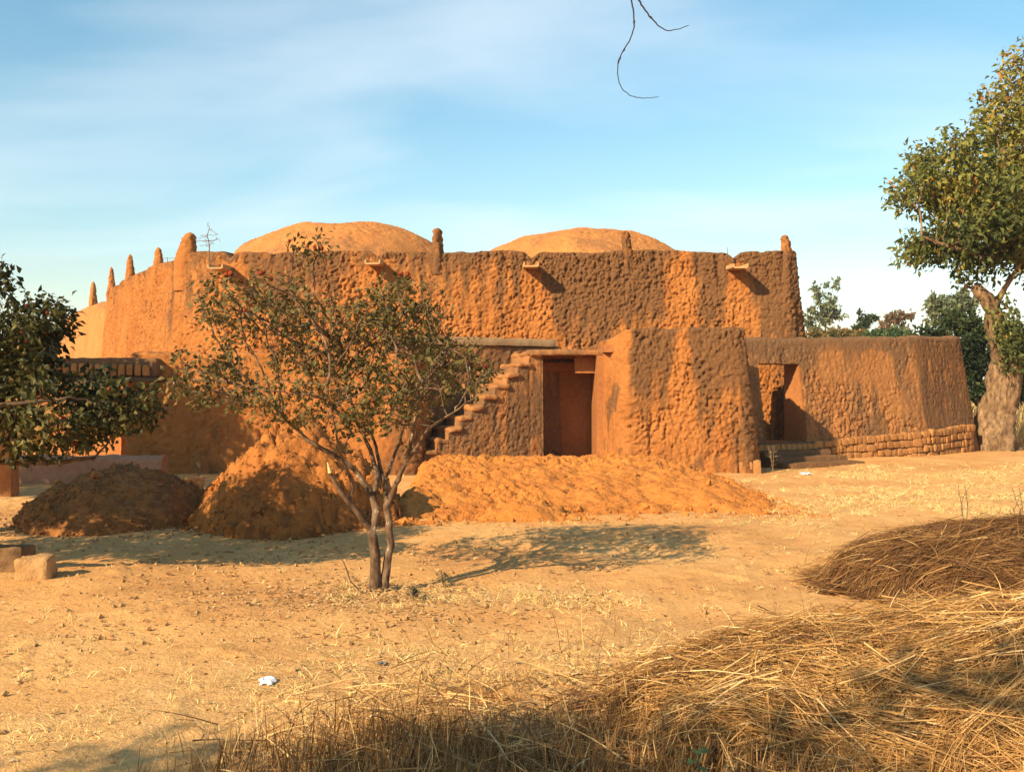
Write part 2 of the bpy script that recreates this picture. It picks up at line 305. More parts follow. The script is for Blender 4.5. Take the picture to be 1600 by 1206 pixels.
def ribbon(name, path, ztop, mat, parent=None, zbot=-0.3, thick=0.5, batter=0.08, step=0.03, amp=1.0, seed=0, stainf=None, holes=(), topr=0.06, size=1.0, vstep=None, topnoise=0.05, stepped=False):
    """a thick mud wall swept along a plan path (front to the right of travel): battered front, rounded uneven top, plain back. holes: (s0,s1,z0,z1)"""
    br = [h for ho in holes for h in ho[:2]]
    s, c, cs = resample(path, step, br)
    tg = np.gradient(c, s, axis=0) if not stepped else np.tile((c[-1]-c[0])/np.linalg.norm(c[-1]-c[0]), (len(c), 1))
    k = 3
    if not stepped:
        tgs = tg.copy()
        for i in range(-k, k+1): tgs += np.roll(tg, i, 0) if 0 else tg[np.clip(np.arange(len(tg))+i, 0, len(tg)-1)]
        tg = tgs
    tg /= np.linalg.norm(tg, axis=1, keepdims=True); nr = np.stack([tg[:, 1], -tg[:, 0]], 1)
    zt = np.array([ztop(a) for a in s]) if callable(ztop) else np.full(len(s), float(ztop))
    if topnoise: zt = zt+(fbm(v3(c[:, 0], c[:, 1], zt), 3.0, 3, seed+5)-0.5)*2*topnoise
    H = float(zt.max()-zbot); nv = max(8, int(H/(vstep or step)))
    vv = np.linspace(0, 1, nv); hz = sorted({z for ho in holes for z in ho[2:]})
    zmed = float(np.median(zt))
    for z in hz: vv[np.argmin(abs(vv-(z-zbot)/(zmed-zbot)))] = (z-zbot)/(zmed-zbot)
    offs = []; zz = []; front = []; bt = np.array([batter(a) for a in s]) if callable(batter) else batter
    for v in vv:
        z = zbot+v*(zt-zbot); d = np.clip((z-(zt-topr))/topr, 0, 1)
        offs.append(bt*(zmed-z)-topr*(1-np.sqrt(np.maximum(0, 1-d*d)))*0.9); zz.append(z); front.append(1.0)
    for a in (0.25, 0.5, 0.75, 1.0):
        offs.append(np.full(len(s), -topr-(thick-topr)*a)); zz.append(zt+0.02*math.sin(a*3.14)); front.append(0.6 if a < 1 else 0)
    for a in (0.5, 1.0):
        offs.append(np.full(len(s), -thick)); zz.append(zt+(zbot-zt)*a); front.append(0)
    offs = np.array(offs).T; zz = np.array(zz).T; front = np.array(front); m_ = offs.shape[1]
    pos = np.stack([c[:, None, 0]+nr[:, None, 0]*offs, c[:, None, 1]+nr[:, None, 1]*offs, zz], 2).reshape(-1, 3)
    rel = mudrelief(pos, amp(pos, np.repeat(s, m_)) if callable(amp) else amp, seed, size)*np.tile(front, len(s))
    nn = np.repeat(nr, m_, 0); isfront = np.tile(front, len(s)) == 1.0
    pos[:, 0] += nn[:, 0]*rel; pos[:, 1] += nn[:, 1]*rel; pos[:, 2] += np.where(isfront, 0, rel*0.6)
    fcs = grid_faces(len(s), m_)
    if holes:
        ii, jj = np.meshgrid(np.arange(len(s)-1), np.arange(m_-1), indexing='ij'); sm = ((s[:-1]+s[1:])/2)[ii.ravel()]; zm = 0.5*(zz[ii.ravel(), jj.ravel()]+zz[ii.ravel(), jj.ravel()+1])
        keep = np.ones(len(fcs), bool); vcol = jj.ravel() < nv-1
        for (s0, s1, z0, z1) in holes:
            inside = (sm > s0) & (sm < s1) & (zm > z0) & (zm < z1) & (vcol | (jj.ravel() >= nv+3)); keep &= ~inside
            # back face of the wall is coarse: drop its whole strip behind the opening, the lining covers it
            keep &= ~((sm > s0) & (sm < s1) & (jj.ravel() >= nv+4))
        fcs = fcs[keep]
    st = stainf(pos, np.repeat(s, m_), np.repeat(zt, m_)) if stainf else np.full(len(pos), 0.3)
    caps = [np.arange(m_)[::-1], (len(s)-1)*m_+np.arange(m_)]
    me_faces = [fcs]+[np.array([cp]) for cp in caps]
    o = obj(name, pos, me_faces, mat, parent, {'stain': st})
    return o, cs
def stain_top(top=0.8, base=0.2, spread=0.55, seed=0):
    """dark weathering: strongest under the parapet, running down in uneven tongues"""
    def f(p, s, zt):
        d = np.maximum(0, zt-p[:, 2]); ton = fbm(v3(s*1.1, s*0, p[:, 2]*0.18), 1.0, 4, 90+seed)
        big = fbm(p, 0.55, 3, 95+seed)
        return np.clip(base+(top-base)*np.exp(-d/(spread*(0.4+2.2*ton)))+(big-0.5)*1.5, 0, 1)
    return f

BY = 25.0
def wx(px, Y=BY): return (px-800)/F*Y
ztop_main = 5.13
B = empty('mud_building', (0, 24, 0), 'orange mud-walled palace building with two rounded domes, roof spikes and outside staircase', 'building')

# main hall wall: receding left side, rounded corner, long front, right return
path = [(-14.3, 35.2), (-13.1, 33.0), (-11.25, 29.8), (-10.1, 28.0), (-9.0, 26.4), (-7.5, 25.3), (-6.1, BY), (6.93, BY), (7.18, 25.15), (7.33, 25.8), (7.5, 31.0)]
pp = np.array(path); seglen = np.concatenate([[0], np.cumsum(np.linalg.norm(np.diff(pp, axis=0), axis=1))])
s_of_front = lambda X: seglen[6]+(X+6.1)
def on_path(px):
    s_, c_, _ = resample(path, 0.02); k_ = np.argmin(abs(800+F*c_[:, 0]/c_[:, 1]-px)); return float(c_[k_, 0]), float(c_[k_, 1]), float(s_[k_])
spx = [wx(352), wx(590), wx(830), wx(1147)]
S_CORNER = on_path(305)[2]
def ztop_f(s):
    z = ztop_main
    for X in spx: z -= 0.15*math.exp(-((s-s_of_front(X))/0.14)**2)
    z += 0.10*math.exp(-((s-S_CORNER)/0.45)**4)
    z += 0.03*math.sin(s*1.7)
    return z
def stain_main(p, s, zt):
    d = np.maximum(0, zt-p[:, 2]); X = p[:, 0]; front = sstep(-9.6, -7.4, X)
    ton = fbm(v3(s*1.2, s*0, p[:, 2]*0.2), 1.0, 4, 91); fine = fbm(v3(s*5, s*0, p[:, 2]*0.5), 1.0, 3, 92)
    big = fbm(p, 0.55, 4, 96)
    st = 0.44+0.44*np.exp(-d/(0.35+1.5*ton))+(big-0.5)*0.7+(fine-0.5)*0.75-0.22*sstep(1.2, 2.4, d)
    st = st+0.34*sstep(-0.7, 0.6, X)*sstep(3.2, 0.3, abs(X-1.8))+0.42*sstep(4.4, 4.9, X)*(1-sstep(5.3, 5.5, X))+0.36*sstep(5.85, 6.2, X)-0.06*sstep(-1, -4, X)
    for xs, w in zip(spx, (0.2, 0.28, 0.18, 0.18)):
        st = st-0.8*np.exp(-((X-xs-0.05)/(w+0.10*d))**2)*(d > 0.18)
    st = st-0.55*np.exp(-((X-wx(1068))/0.38)**2)
    return np.clip(st*front+(1-front)*(0.30+(big-0.5)*0.8+(fine-0.5)*0.5+0.35*np.exp(-d/0.3)), 0, 1)
mw, _ = ribbon('main_wall', path, ztop_f, M['mud'], B, thick=0.6, batter=0.09, step=0.024, amp=1.1, seed=1, stainf=stain_main)
# far, smoother, paler stretch of the side wall
ribbon('side_wall', [(-22.0, 48.6), (-17.2, 39.9), (-14.8, 35.8), (-14.3, 35.45)], lambda s: 5.06-0.02*s, M['mud_pale'], B, thick=0.5, batter=0.1, step=0.08, amp=0.3, seed=2, stainf=stain_top(0.55, 0.12, 0.4, 3))
# roof behind the parapet
rv = np.array([(-13.8, 35.2, 4.6), (-9.8, 28.4, 4.6), (-7.2, 25.7, 4.6), (6.7, 25.5, 4.6), (6.9, 35.2, 4.6)]); rv = np.concatenate([rv, rv-[0, 0, 0.25]])
obj('roof', rv, [np.array([[0, 1, 2, 3, 4]]), np.array([[9, 8, 7, 6, 5]]), np.array([[i, 5+i, 5+(i+1) % 5, (i+1) % 5] for i in range(5)])], M['dome'], B, {'stain': np.full(10, 0.3)}, smooth=False)

def dome(cx, cy, rx, ry, z0, h, seed, skew=0.0):
    na, nr_ = 320, 130
    a = np.linspace(0, 2*np.pi, na, endpoint=False); r = np.linspace(0.0, 1, nr_)
    A, RR = np.meshgrid(a, r, indexing='ij')
    z = z0+h*np.power(np.maximum(0, 1-np.power(RR, 2.9)), 0.95)
    p = v3((cx+rx*RR*np.cos(A)).ravel(), (cy+ry*RR*np.sin(A)).ravel(), z.ravel())
    p[:, 2] += (mudrelief(p, 0.75, seed)+(fbm(p, 0.55, 3, seed)-0.5)*0.42+skew*(p[:, 0]-cx)/rx*0.3)*(1-0.3*(RR.ravel() > 0.98))
    f = grid_faces(na, nr_); lastrow = (na-1)*nr_+np.arange(nr_-1)
    f = np.concatenate([f, np.stack([lastrow, np.arange(nr_-1), np.arange(1, nr_), lastrow+1], 1)])
    st = np.clip(0.30+(fbm(p, 0.9, 4, seed+3)-0.5)*1.5, 0, 1)
    return obj('dome', p, f, M['dome'], B, {'stain': st})
dome(-5.05, 29.6, 3.95, 3.6, 4.4, 2.10, 11, -0.08)
dome(2.12, 29.6, 4.1, 3.6, 4.4, 1.92, 12, -0.08)

def pinnacle(name, x, y, z, h, w, seed, lean=0.0, tip=0.45, mat='mud', st=0.7, parent=None, below=0.5):
    na, nz = 26, 36; a = np.linspace(0, 2*np.pi, na, endpoint=False); u = np.linspace(0, 1, nz)
    A, U = np.meshgrid(a, u, indexing='ij')
    zz = z-below+(h+below)*U; prog = np.clip((zz-z)/h, 0, 1)
    rr = w*0.5*((1-prog)*1.0+prog*tip)*np.sqrt(np.maximum(0, 1-np.clip((U-0.90)/0.10, 0, 1)**2))
    p = v3((x+lean*prog+rr*np.cos(A)).ravel(), (y+rr*np.sin(A)).ravel(), zz.ravel())
    d = mudrelief(p, 0.9, seed, 0.8)*np.minimum(1, (rr/(w*0.3)).ravel()); p[:, 0] += (np.cos(A)).ravel()*d; p[:, 1] += np.sin(A).ravel()*d
    f = grid_faces(na, nz); lr = (na-1)*nz+np.arange(nz-1); f = np.concatenate([f, np.stack([lr, np.arange(nz-1), np.arange(1, nz), lr+1], 1)])
    f = [f, np.array([np.arange(na)*nz+nz-1])]
    return obj(name, p, f, M[mat], parent or B, {'stain': np.clip(np.full(len(p), st)+(fbm(p, 3, 3, seed)-0.5)*0.9, 0, 1)})
pinnacle('pinnacle', wx(684), BY+0.06, 5.05, 0.68, 0.32, 21, 0.0, 0.75, st=0.75)
pinnacle('pinnacle', wx(981), BY+0.06, 5.05, 0.60, 0.27, 22, -0.07, 0.65, st=0.75)
pinnacle('pinnacle', wx(1232), BY+0.22, 5.02, 0.56, 0.36, 23, -0.03, 0.55, st=0.5)
for px, ty, w, tip, sd, ln in ((284, 363, 0.62, 0.42, 24, 0.09), (240, 386, 0.34, 0.5, 25, 0), (197, 397, 0.34, 0.4, 26, 0), (166, 417, 0.34, 0.35, 27, 0)):
    x_, y_, _ = on_path(px); y_ += 0.15; x_ += 0.08; top = CZ+(H0-ty)/F*y_
    pinnacle('pinnacle', x_, y_, 5.05, top-5.05, w, sd, ln, tip, 'mud', 0.25, below=0.8)
pinnacle('pinnacle', wx(140, 38.2)+0.1, 38.3, 4.95, CZ+(H0-440)/F*38.3-4.95, 0.36, 28, 0, 0.4, 'mud_pale', 0.25, below=0.8)

def spout(x, z, length=0.80, w=0.38):
    """half-round wooden rain gutter sticking out of the parapet"""
    y1 = BY+0.35; y0 = BY-length; prof = [(-w/2, 0.06), (-w/2, -0.03), (-w/2+0.05, -0.055), (w/2-0.05, -0.055), (w/2, -0.03), (w/2, 0.06), (w/2-0.035, 0.06), (w/2-0.04, -0.015), (-w/2+0.04, -0.015), (-w/2+0.035, 0.06)]
    n = len(prof); V = []
    for k, y in enumerate(np.linspace(y0, y1, 5)):
        for a, c in prof: V.append((x+a+0.02*math.sin(k*1.3), y, z+c+0.05*(y-y0)/(y1-y0)))
    Fq = [[k*n+i, k*n+(i+1) % n, (k+1)*n+(i+1) % n, (k+1)*n+i] for k in range(4) for i in range(n)]
    caps = [[0, 1, 8, 9], [1, 2, 3, 8], [3, 4, 7, 8], [4, 5, 6, 7]]
    caps = caps+[[4*n+i for i in c][::-1] for c in caps]
    return obj('water_spout', np.array(V), np.array(Fq+caps), M['wood'], B, smooth=False)
for X, py in zip(spx, (419, 412, 416, 418)): spout(X-0.02, CZ+(H0-py)/F*(BY-0.5))

# lower projecting wall on the left, carrying the terrace
LY = 19.9
ribbon('lower_wall', [(-7.66, 21.6), (-7.66, 20.0), (-7.6, LY), (-2.0, LY), (-1.9, LY+0.1), (-1.8, 21.0)], lambda s: 2.42, M['mud'], B, thick=0.5, batter=0.06, step=0.035, amp=0.75, seed=4, stainf=stain_top(0.5, 0.22, 0.25, 5))
v, f = box_pts(-7.5, 4.6, 22.3, 25.1, 2.08, 2.28, 0.5); obj('terrace_roof', v, f, M['plaster'], B, {'stain': np.full(len(v), 0.3)}, smooth=False)
v, f = box_pts(-7.3, -1.95, 20.35, 22.3, 2.08, 2.27, 0.5); obj('terrace_roof', v, f, M['plaster'], B, {'stain': np.full(len(v), 0.3)}, smooth=False)

# outside staircase: solid mud flight rising to the right and away, with worn treads
th = R(25); sdir = np.array([math.cos(th), math.sin(th)]); S0 = np.array([-2.0, 19.95]); RUN, RISE, NS = 0.262, 0.222, 11
stair = empty('staircase', (S0[0]+1.2, S0[1]+0.5, 0)); stair.parent = B; stair.matrix_parent_inverse = B.matrix_world.inverted(); bpy.context.view_layer.update()
def stain_stair(p, s, zt):
    return np.clip(0.72+(fbm(p, 1.6, 4, 33)-0.5)*1.1-0.7*(sstep(0.60, 0.70, fbm(v3(s*4, s*0, p[:, 2]*0.8), 1.0, 3, 35))), 0, 1)
ribbon('stair_wall', [S0, S0+sdir*(RUN*NS+0.08)], lambda s: RISE*min(NS, math.floor(s/RUN+1e-4)+1)-0.04, M['mud_brown'], stair, thick=0.95, batter=0.02, step=0.0262, amp=0.45, seed=6, stainf=stain_stair, topnoise=0.0, topr=0.02, stepped=True)
wdir = np.array([-sdir[1], sdir[0]])
for k in range(NS):
    v, f = round_box(-0.02, RUN+0.025, -0.05+random.uniform(-.02, .03), 0.93, -0.085, 0.015, 0.035, 0.045, 0.040, 7, 80+k)
    v[:, 2] += (fbm(v+k*3.1, 4, 2, 8)-0.5)*0.07; v[:, 0] += (fbm(v+k*1.7, 5, 2, 18)-0.5)*0.06
    w = np.stack([S0[0]+sdir[0]*(k*RUN+v[:, 0])+wdir[0]*v[:, 1], S0[1]+sdir[1]*(k*RUN+v[:, 0])+wdir[1]*v[:, 1], RISE*(k+1)+v[:, 2]], 1)
    obj('step', w, f, M['mud_brown'], stair, {'stain': np.clip(0.30+(fbm(w, 5, 2, 9)-0.5), 0, 1)})

# terrace wall behind the flight, with its grey cement capping
q0 = S0+wdir*1.0; tw = [q0-sdir*0.1, q0+sdir*3.9]
ribbon('terrace_wall', tw, 2.64, M['mud_brown'], B, thick=0.4, batter=0.02, step=0.035, amp=0.6, seed=15, stainf=lambda p, s, zt: np.clip(0.75+(fbm(p, 1.4, 3, 3)-0.5)*0.8, 0, 1), topnoise=0.01)
v, f = round_box(-0.1, 3.75, -0.06, 0.42, 2.63, 2.80, 0.06, 0.03, 0.018, 5, 3)
v = np.stack([q0[0]+sdir[0]*v[:, 0]+wdir[0]*v[:, 1], q0[1]+sdir[1]*v[:, 0]+wdir[1]*v[:, 1], v[:, 2]], 1); obj('terrace_ledge', v, f, M['ledge'], B, {'stain': np.full(len(v), 0.35)})

# porch under the landing: slab, recess lining, annexe block
v, f = round_box(0.30, 2.05, 21.05, 22.3, 2.40, 2.52, 0.05, 0.04, 0.03, 6, 12); obj('landing_slab', v, f, M['mud_brown'], B, {'stain': np.full(len(v), 0.5)})
v, f = round_box(1.35, 1.95, 21.5, 21.8, 2.02, 2.39, 0.06, 0.03, 0.01, 6, 13); obj('door_bracket', v, f, M['plaster'], B, {'stain': np.full(len(v), 0.25)})
porch = empty('porch', (1.2, 22.5, 0)); porch.parent = B; porch.matrix_parent_inverse = B.matrix_world.inverted(); bpy.context.view_layer.update()
for nm, bx in (('back_wall', (0.50, 1.95, 22.6, 22.8, -0.2, 2.5)), ('porch_wall', (0.44, 0.62, 21.75, 23.5, -0.2, 2.5)), ('porch_wall', (1.79, 1.97, 20.98, 23.5, -0.2, 2.395)), ('porch_ceiling', (0.63, 1.78, 22.12, 23.49, 2.36, 2.5))):
    v, f = box_pts(*bx, 0.1); obj(nm, v, f, M['plaster'], porch, {'stain': np.full(len(v), 0.15)}, smooth=False)
v, f = box_pts(0.63, 1.78, 21.2, 23.49, -0.2, 0.12, 0.3); obj('porch_floor', v, f, M['plaster'], porch, {'stain': np.full(len(v), 0.3)}, smooth=False)
apath = [(1.90, 22.0), (1.90, 21.15), (1.92, 21.0), (2.12, 20.62), (2.30, 20.34), (2.42, 20.26), (4.60, 20.26), (4.72, 20.30), (4.76, 20.4), (4.85, 21.9)]
asl = np.concatenate([[0], np.cumsum(np.linalg.norm(np.diff(np.array(apath), axis=0), axis=1))])
def stain_block(p, s, zt):
    fr = sstep(asl[4], asl[5]+0.1, s); d = np.maximum(0, zt-p[:, 2])
    base = 0.74+(fbm(p, 0.9, 4, 44)-0.5)*0.6+0.25*np.exp(-d/0.4)+(fbm(v3(s*5, s*0, p[:, 2]*0.5), 1.0, 3, 46)-0.5)*0.7-0.65*np.exp(-((p[:, 0]-3.52+0.1*d)/(0.10+0.08*d))**2)-0.22*sstep(0.6, 2.2, d)
    side = 0.10+0.9*sstep(0.58, 0.70, fbm(p, 2.4, 3, 45))*0.6
    return np.clip(base*fr+side*(1-fr), 0, 1)
ribbon('annexe_wall', apath, lambda s: 2.72+0.20*float(sstep(asl[1]+0.3, asl[4]+0.1, s)), M['mud'], B, thick=0.45, batter=lambda a: 0.115*float(sstep(asl[2], asl[5], a)), step=0.022, amp=lambda p, s: 0.30+0.65*sstep(asl[4]-.05, asl[5]+.1, s), seed=7, stainf=stain_block, topr=0.05)
v, f = box_pts(1.9, 4.7, 20.6, 22.2, 2.45, 2.6, 0.4); obj('annexe_roof', v, f, M['plaster'], B, {'stain': np.full(len(v), 0.3)}, smooth=False)

# brick variants shared by every course
def brick_mesh(i, w=0.17, d=0.22, h=0.17):
    v, f = round_box(-w/2, w/2, -d/2, d/2, 0, h, 0.06, min(w, h)*0.17, 0.030, 8, 200+i)
    v[:, 0] *= 1+0.10*math.sin(i*2.1)*(v[:, 2]/h-0.5)
    me = mesh_np('brick', v, f, {'stain': np.clip(np.full(len(v), 0.15+0.30*((i*37) % 10)/10), 0, 1)}); me.materials.append(M['brick']); return me
BR = [brick_mesh(i) for i in range(8)]
def put_brick(loc, rz, sx, sy, sz, parent, k):
    o = bpy.data.objects.new('brick', BR[k % 8]); C.objects.link(o)
    o.parent = parent; o.matrix_parent_inverse = parent.matrix_world.inverted()
    o.location = loc; o.rotation_euler = (0, 0, rz); o.scale = (sx, sy, sz); return o
# footing bricks under the annexe front
foot = [(4.93-0.17*k, 20.06, 0) for k in range(6)]
for k, (x, y, z) in enumerate(foot): put_brick((x, y, -0.04), random.uniform(-.06, .06), random.uniform(.85, 1.0), 0.7, random.uniform(1.45, 1.75), B, k)

# ------------------------------------------------------------------ compound wall on the right, on a brick plinth
CW = empty('compound_wall', (8.2, 24.2, 0), 'low brown mud compound wall on brick plinth, with doorway and steps beside the annexe', 'wall')
cpath = [(5.15, 22.80), (5.35, 22.88), (9.85, 24.72), (10.0, 24.80), (11.62, 26.10), (11.82, 26.28), (11.87, 26.5), (11.8, 30.5)]
csl = np.concatenate([[0], np.cumsum(np.linalg.norm(np.diff(np.array(cpath), axis=0), axis=1))])
def cz_plinth(s): return 0.40+0.052*s
sd0 = 0.50; sd1 = 1.66
def stain_shade_cw(p, s, zt):
    d = np.maximum(0, zt-p[:, 2]); ton = fbm(v3(s*1.6, s*0, p[:, 2]*0.3), 1.0, 4, 66)
    st = 0.52+0.45*np.exp(-d/0.45)+(fbm(p, 0.8, 4, 67)-0.5)*0.9-0.75*sstep(0.50, 0.62, ton)*sstep(0.25, 0.5, d)*sstep(2.0, 2.6, s)*(1-sstep(4.3, 4.6, s))
    st = np.where(s > csl[3], 0.70+(fbm(p, 1.3, 3, 68)-0.5)*0.35, st)  # angled end face: browner, with its weaker light put into the colour
    return np.clip(st, 0, 1)
wall_o, _ = ribbon('wall', cpath, lambda s: 2.83+0.028*s, M['mud_brown'], CW, zbot=-0.2, thick=0.42, batter=0.16, step=0.025, amp=lambda p, s: 0.30+0.45*sstep(0.45, 0.6, fbm(p, 0.9, 2, 7))*(1-sstep(csl[2]-.2, csl[3]+.2, s)), seed=8, stainf=stain_shade_cw, holes=[(sd0, sd1, 0.45, 2.27)], topr=0.10)
# door lining (reveals, head, sill)
def along(s):
    x = np.interp(s, csl, np.array(cpath)[:, 0]); y = np.interp(s, csl, np.array(cpath)[:, 1]); e = 0.05
    dxx = np.interp(s+e, csl, np.array(cpath)[:, 0])-np.interp(s-e, csl, np.array(cpath)[:, 0]); dyy = np.interp(s+e, csl, np.array(cpath)[:, 1])-np.interp(s-e, csl, np.array(cpath)[:, 1])
    l = math.hypot(dxx, dyy); return np.array([x, y]), np.array([dxx, dyy])/l
def cw_box(name, s0, s1, o0, o1, z0, z1, mat, parent, n=0.08, stain=0.2, smooth=False, lump=0.0, seed=0, lean=0.0):
    v, f = (round_box(s0, s1, o0, o1, z0, z1, n, 0.03, lump, 6, seed) if lump else box_pts(s0, s1, o0, o1, z0, z1, n))
    v[:, 1] -= lean*np.maximum(0, 2.85-v[:, 2])*(o1-v[:, 1])/(o1-o0)
    c, d = along((s0+s1)/2); sm = (s0+s1)/2; nrm = np.array([d[1], -d[0]])
    w = np.stack([c[0]+d[0]*(v[:, 0]-sm)-nrm[0]*v[:, 1], c[1]+d[1]*(v[:, 0]-sm)-nrm[1]*v[:, 1], v[:, 2]], 1)
    return obj(name, w, f, mat, parent, {'stain': np.full(len(w), stain)}, smooth)
dj = empty('doorway', (6.1, 23.2, 0.45)); dj.parent = CW; dj.matrix_parent_inverse = CW.matrix_world.inverted(); bpy.context.view_layer.update()
cw_box('jamb', sd0-0.16, sd0+0.015, 0.0, 0.46, 0.3, 2.40, M['plaster'], dj, 0.1, 0.1, True, 0.012, 1, 0.16)
cw_box('jamb', sd1-0.015, sd1+0.16, 0.0, 0.46, 0.3, 2.40, M['plaster'], dj, 0.1, 0.1, True, 0.012, 2, 0.16)
cw_box('lintel', sd0-0.16, sd1+0.16, 0.0, 0.45, 2.25, 2.42, M['mud_brown'], dj, 0.1, 0.6, True, 0.012, 3, 0.16)
cw_box('sill', sd0-0.18, sd1+0.18, -0.10, 0.7, 0.20, 0.45, M['plaster'], dj, 0.1, 0.3, True, 0.012, 4)
# plinth with its own bricks
PL = ribbon('plinth', [np.array(along(s)[0])+np.array([along(s)[1][1], -along(s)[1][0]])*0.44 for s in (0.2, 1.5, 3.0, csl[2], csl[3]+0.05, csl[4], csl[4]+0.12)], lambda s: cz_plinth(s+0.2)-0.03, M['mud_brown'], CW, zbot=-0.3, thick=0.5, batter=0.05, step=0.1, amp=0.2, seed=10, stainf=lambda p, s, zt: np.full(len(p), 0.75), topr=0.02, topnoise=0.01)[0]
bpy.context.view_layer.update()
k = 0
for row in range(5):
    s = 1.80+(row % 2)*0.06+0.05*row
    while s < csl[4]-0.02:
        w = random.choice((0.10, 0.13, 0.15, 0.20, 0.26))*random.uniform(.9, 1.1); hh = random.uniform(0.14, 0.185)
        zt_ = cz_plinth(s)-0.178*row; c, d = along(s+w/2); nrm = np.array([d[1], -d[0]]); g0 = gz(c[0], c[1]-0.5)
        if zt_-hh > g0-0.13:
            q = c+nrm*(0.44+random.uniform(0, .05))
            put_brick((q[0]-nrm[0]*.03, q[1]-nrm[1]*.03, zt_-0.172+0.012*math.sin(s*5+row)), math.atan2(d[1], d[0])+random.uniform(-.09, .09), w*0.97/0.17, 0.7, hh*0.98/0.17, PL, k); k += 1
        s += w
# entrance steps in front of the doorway
ES = empty('entrance_steps', (6.4, 22.2, 0)); ES.parent = CW; ES.matrix_parent_inverse = CW.matrix_world.inverted(); bpy.context.view_layer.update()
for i, (s1, o0, o1, z1) in enumerate(((1.80, -0.62, -0.08, 0.45), (1.86, -1.00, -0.60, 0.31), (1.98, -1.40, -0.98, 0.20), (2.12, -1.80, -1.38, 0.10))):
    cw_box('step', 0.02 if i else 0.10, s1, o0, o1, -0.2, z1, M['mud_brown'], ES, 0.08, 0.75, True, 0.02, 20+i)
for q in range(11):
    c, d = along(0.20+0.148*q); nrm = np.array([d[1], -d[0]]); p2 = c+nrm*0.63
    put_brick((p2[0], p2[1], 0.27), math.atan2(d[1], d[0]), 0.80, 0.35, 0.92, ES, q)

# ------------------------------------------------------------------ gateway on the left
GW = empty('gateway', (-8.4, 19.9, 0), 'mud gateway with a row of upright bricks over a dark timber beam', 'gateway')
v, f = round_box(-10.6, -7.0, 19.62, 20.2, 1.93, 2.30, 0.05, 0.04, 0.02, 5, 30); v[:, 2] += (fbm(v, 3, 3, 3)-0.5)*0.05
obj('lintel', v, f, M['mud_brown'], GW, {'stain': np.full(len(v), 0.85)})
v, f = round_box(-10.7, -6.9, 19.50, 20.15, 1.83, 1.925, 0.06, 0.02, 0.012, 4, 31); obj('beam', v, f, M['dark_wood'], GW)
for q in range(20):
    put_brick((-10.15+0.156*q, 19.56, 1.945), random.uniform(-.08, .08), 0.72, 0.6, random.uniform(1.25, 1.5), GW, q)
for x0, x1 in ((-10.9, -10.3),):
    v, f = round_box(x0, x1, 19.65, 20.25, -0.2, 1.93, 0.08, 0.05, 0.02, 5, 32); obj('post', v, f, M['mud'], GW, {'stain': np.full(len(v), 0.3)})
# sunlit wall seen through the gateway and the low plaster wall in front of it
o, _ = ribbon('courtyard_wall', [(-13.6, 25.4), (-9.4, 24.2)], 2.15, M['plaster'], None, thick=0.35, batter=0.04, step=0.06, amp=0.4, seed=13, stainf=lambda p, s, zt: np.full(len(p), 0.1))
tag(o, 'plain orange mud wall seen through the gateway opening', 'wall')
o, _ = ribbon('boundary_wall', [(-11.0, 17.6), (-6.0, 17.2)], 0.52, M['pink'], None, thick=0.3, batter=0.03, step=0.06, amp=0.15, seed=14, stainf=lambda p, s, zt: np.full(len(p), 0.15))
tag(o, 'low pinkish plastered wall behind the shaded earth mound', 'wall')
v, f = round_box(-8.22, -7.9, 15.7, 16.0, -0.1, 1.5, 0.06, 0.04, 0.015, 5, 34); o = obj('gate_post', v, f, M['plaster'], None, {'stain': np.full(len(v), 0.45)})
tag(o, 'square reddish mud post standing in front of the pinkish low wall', 'post')

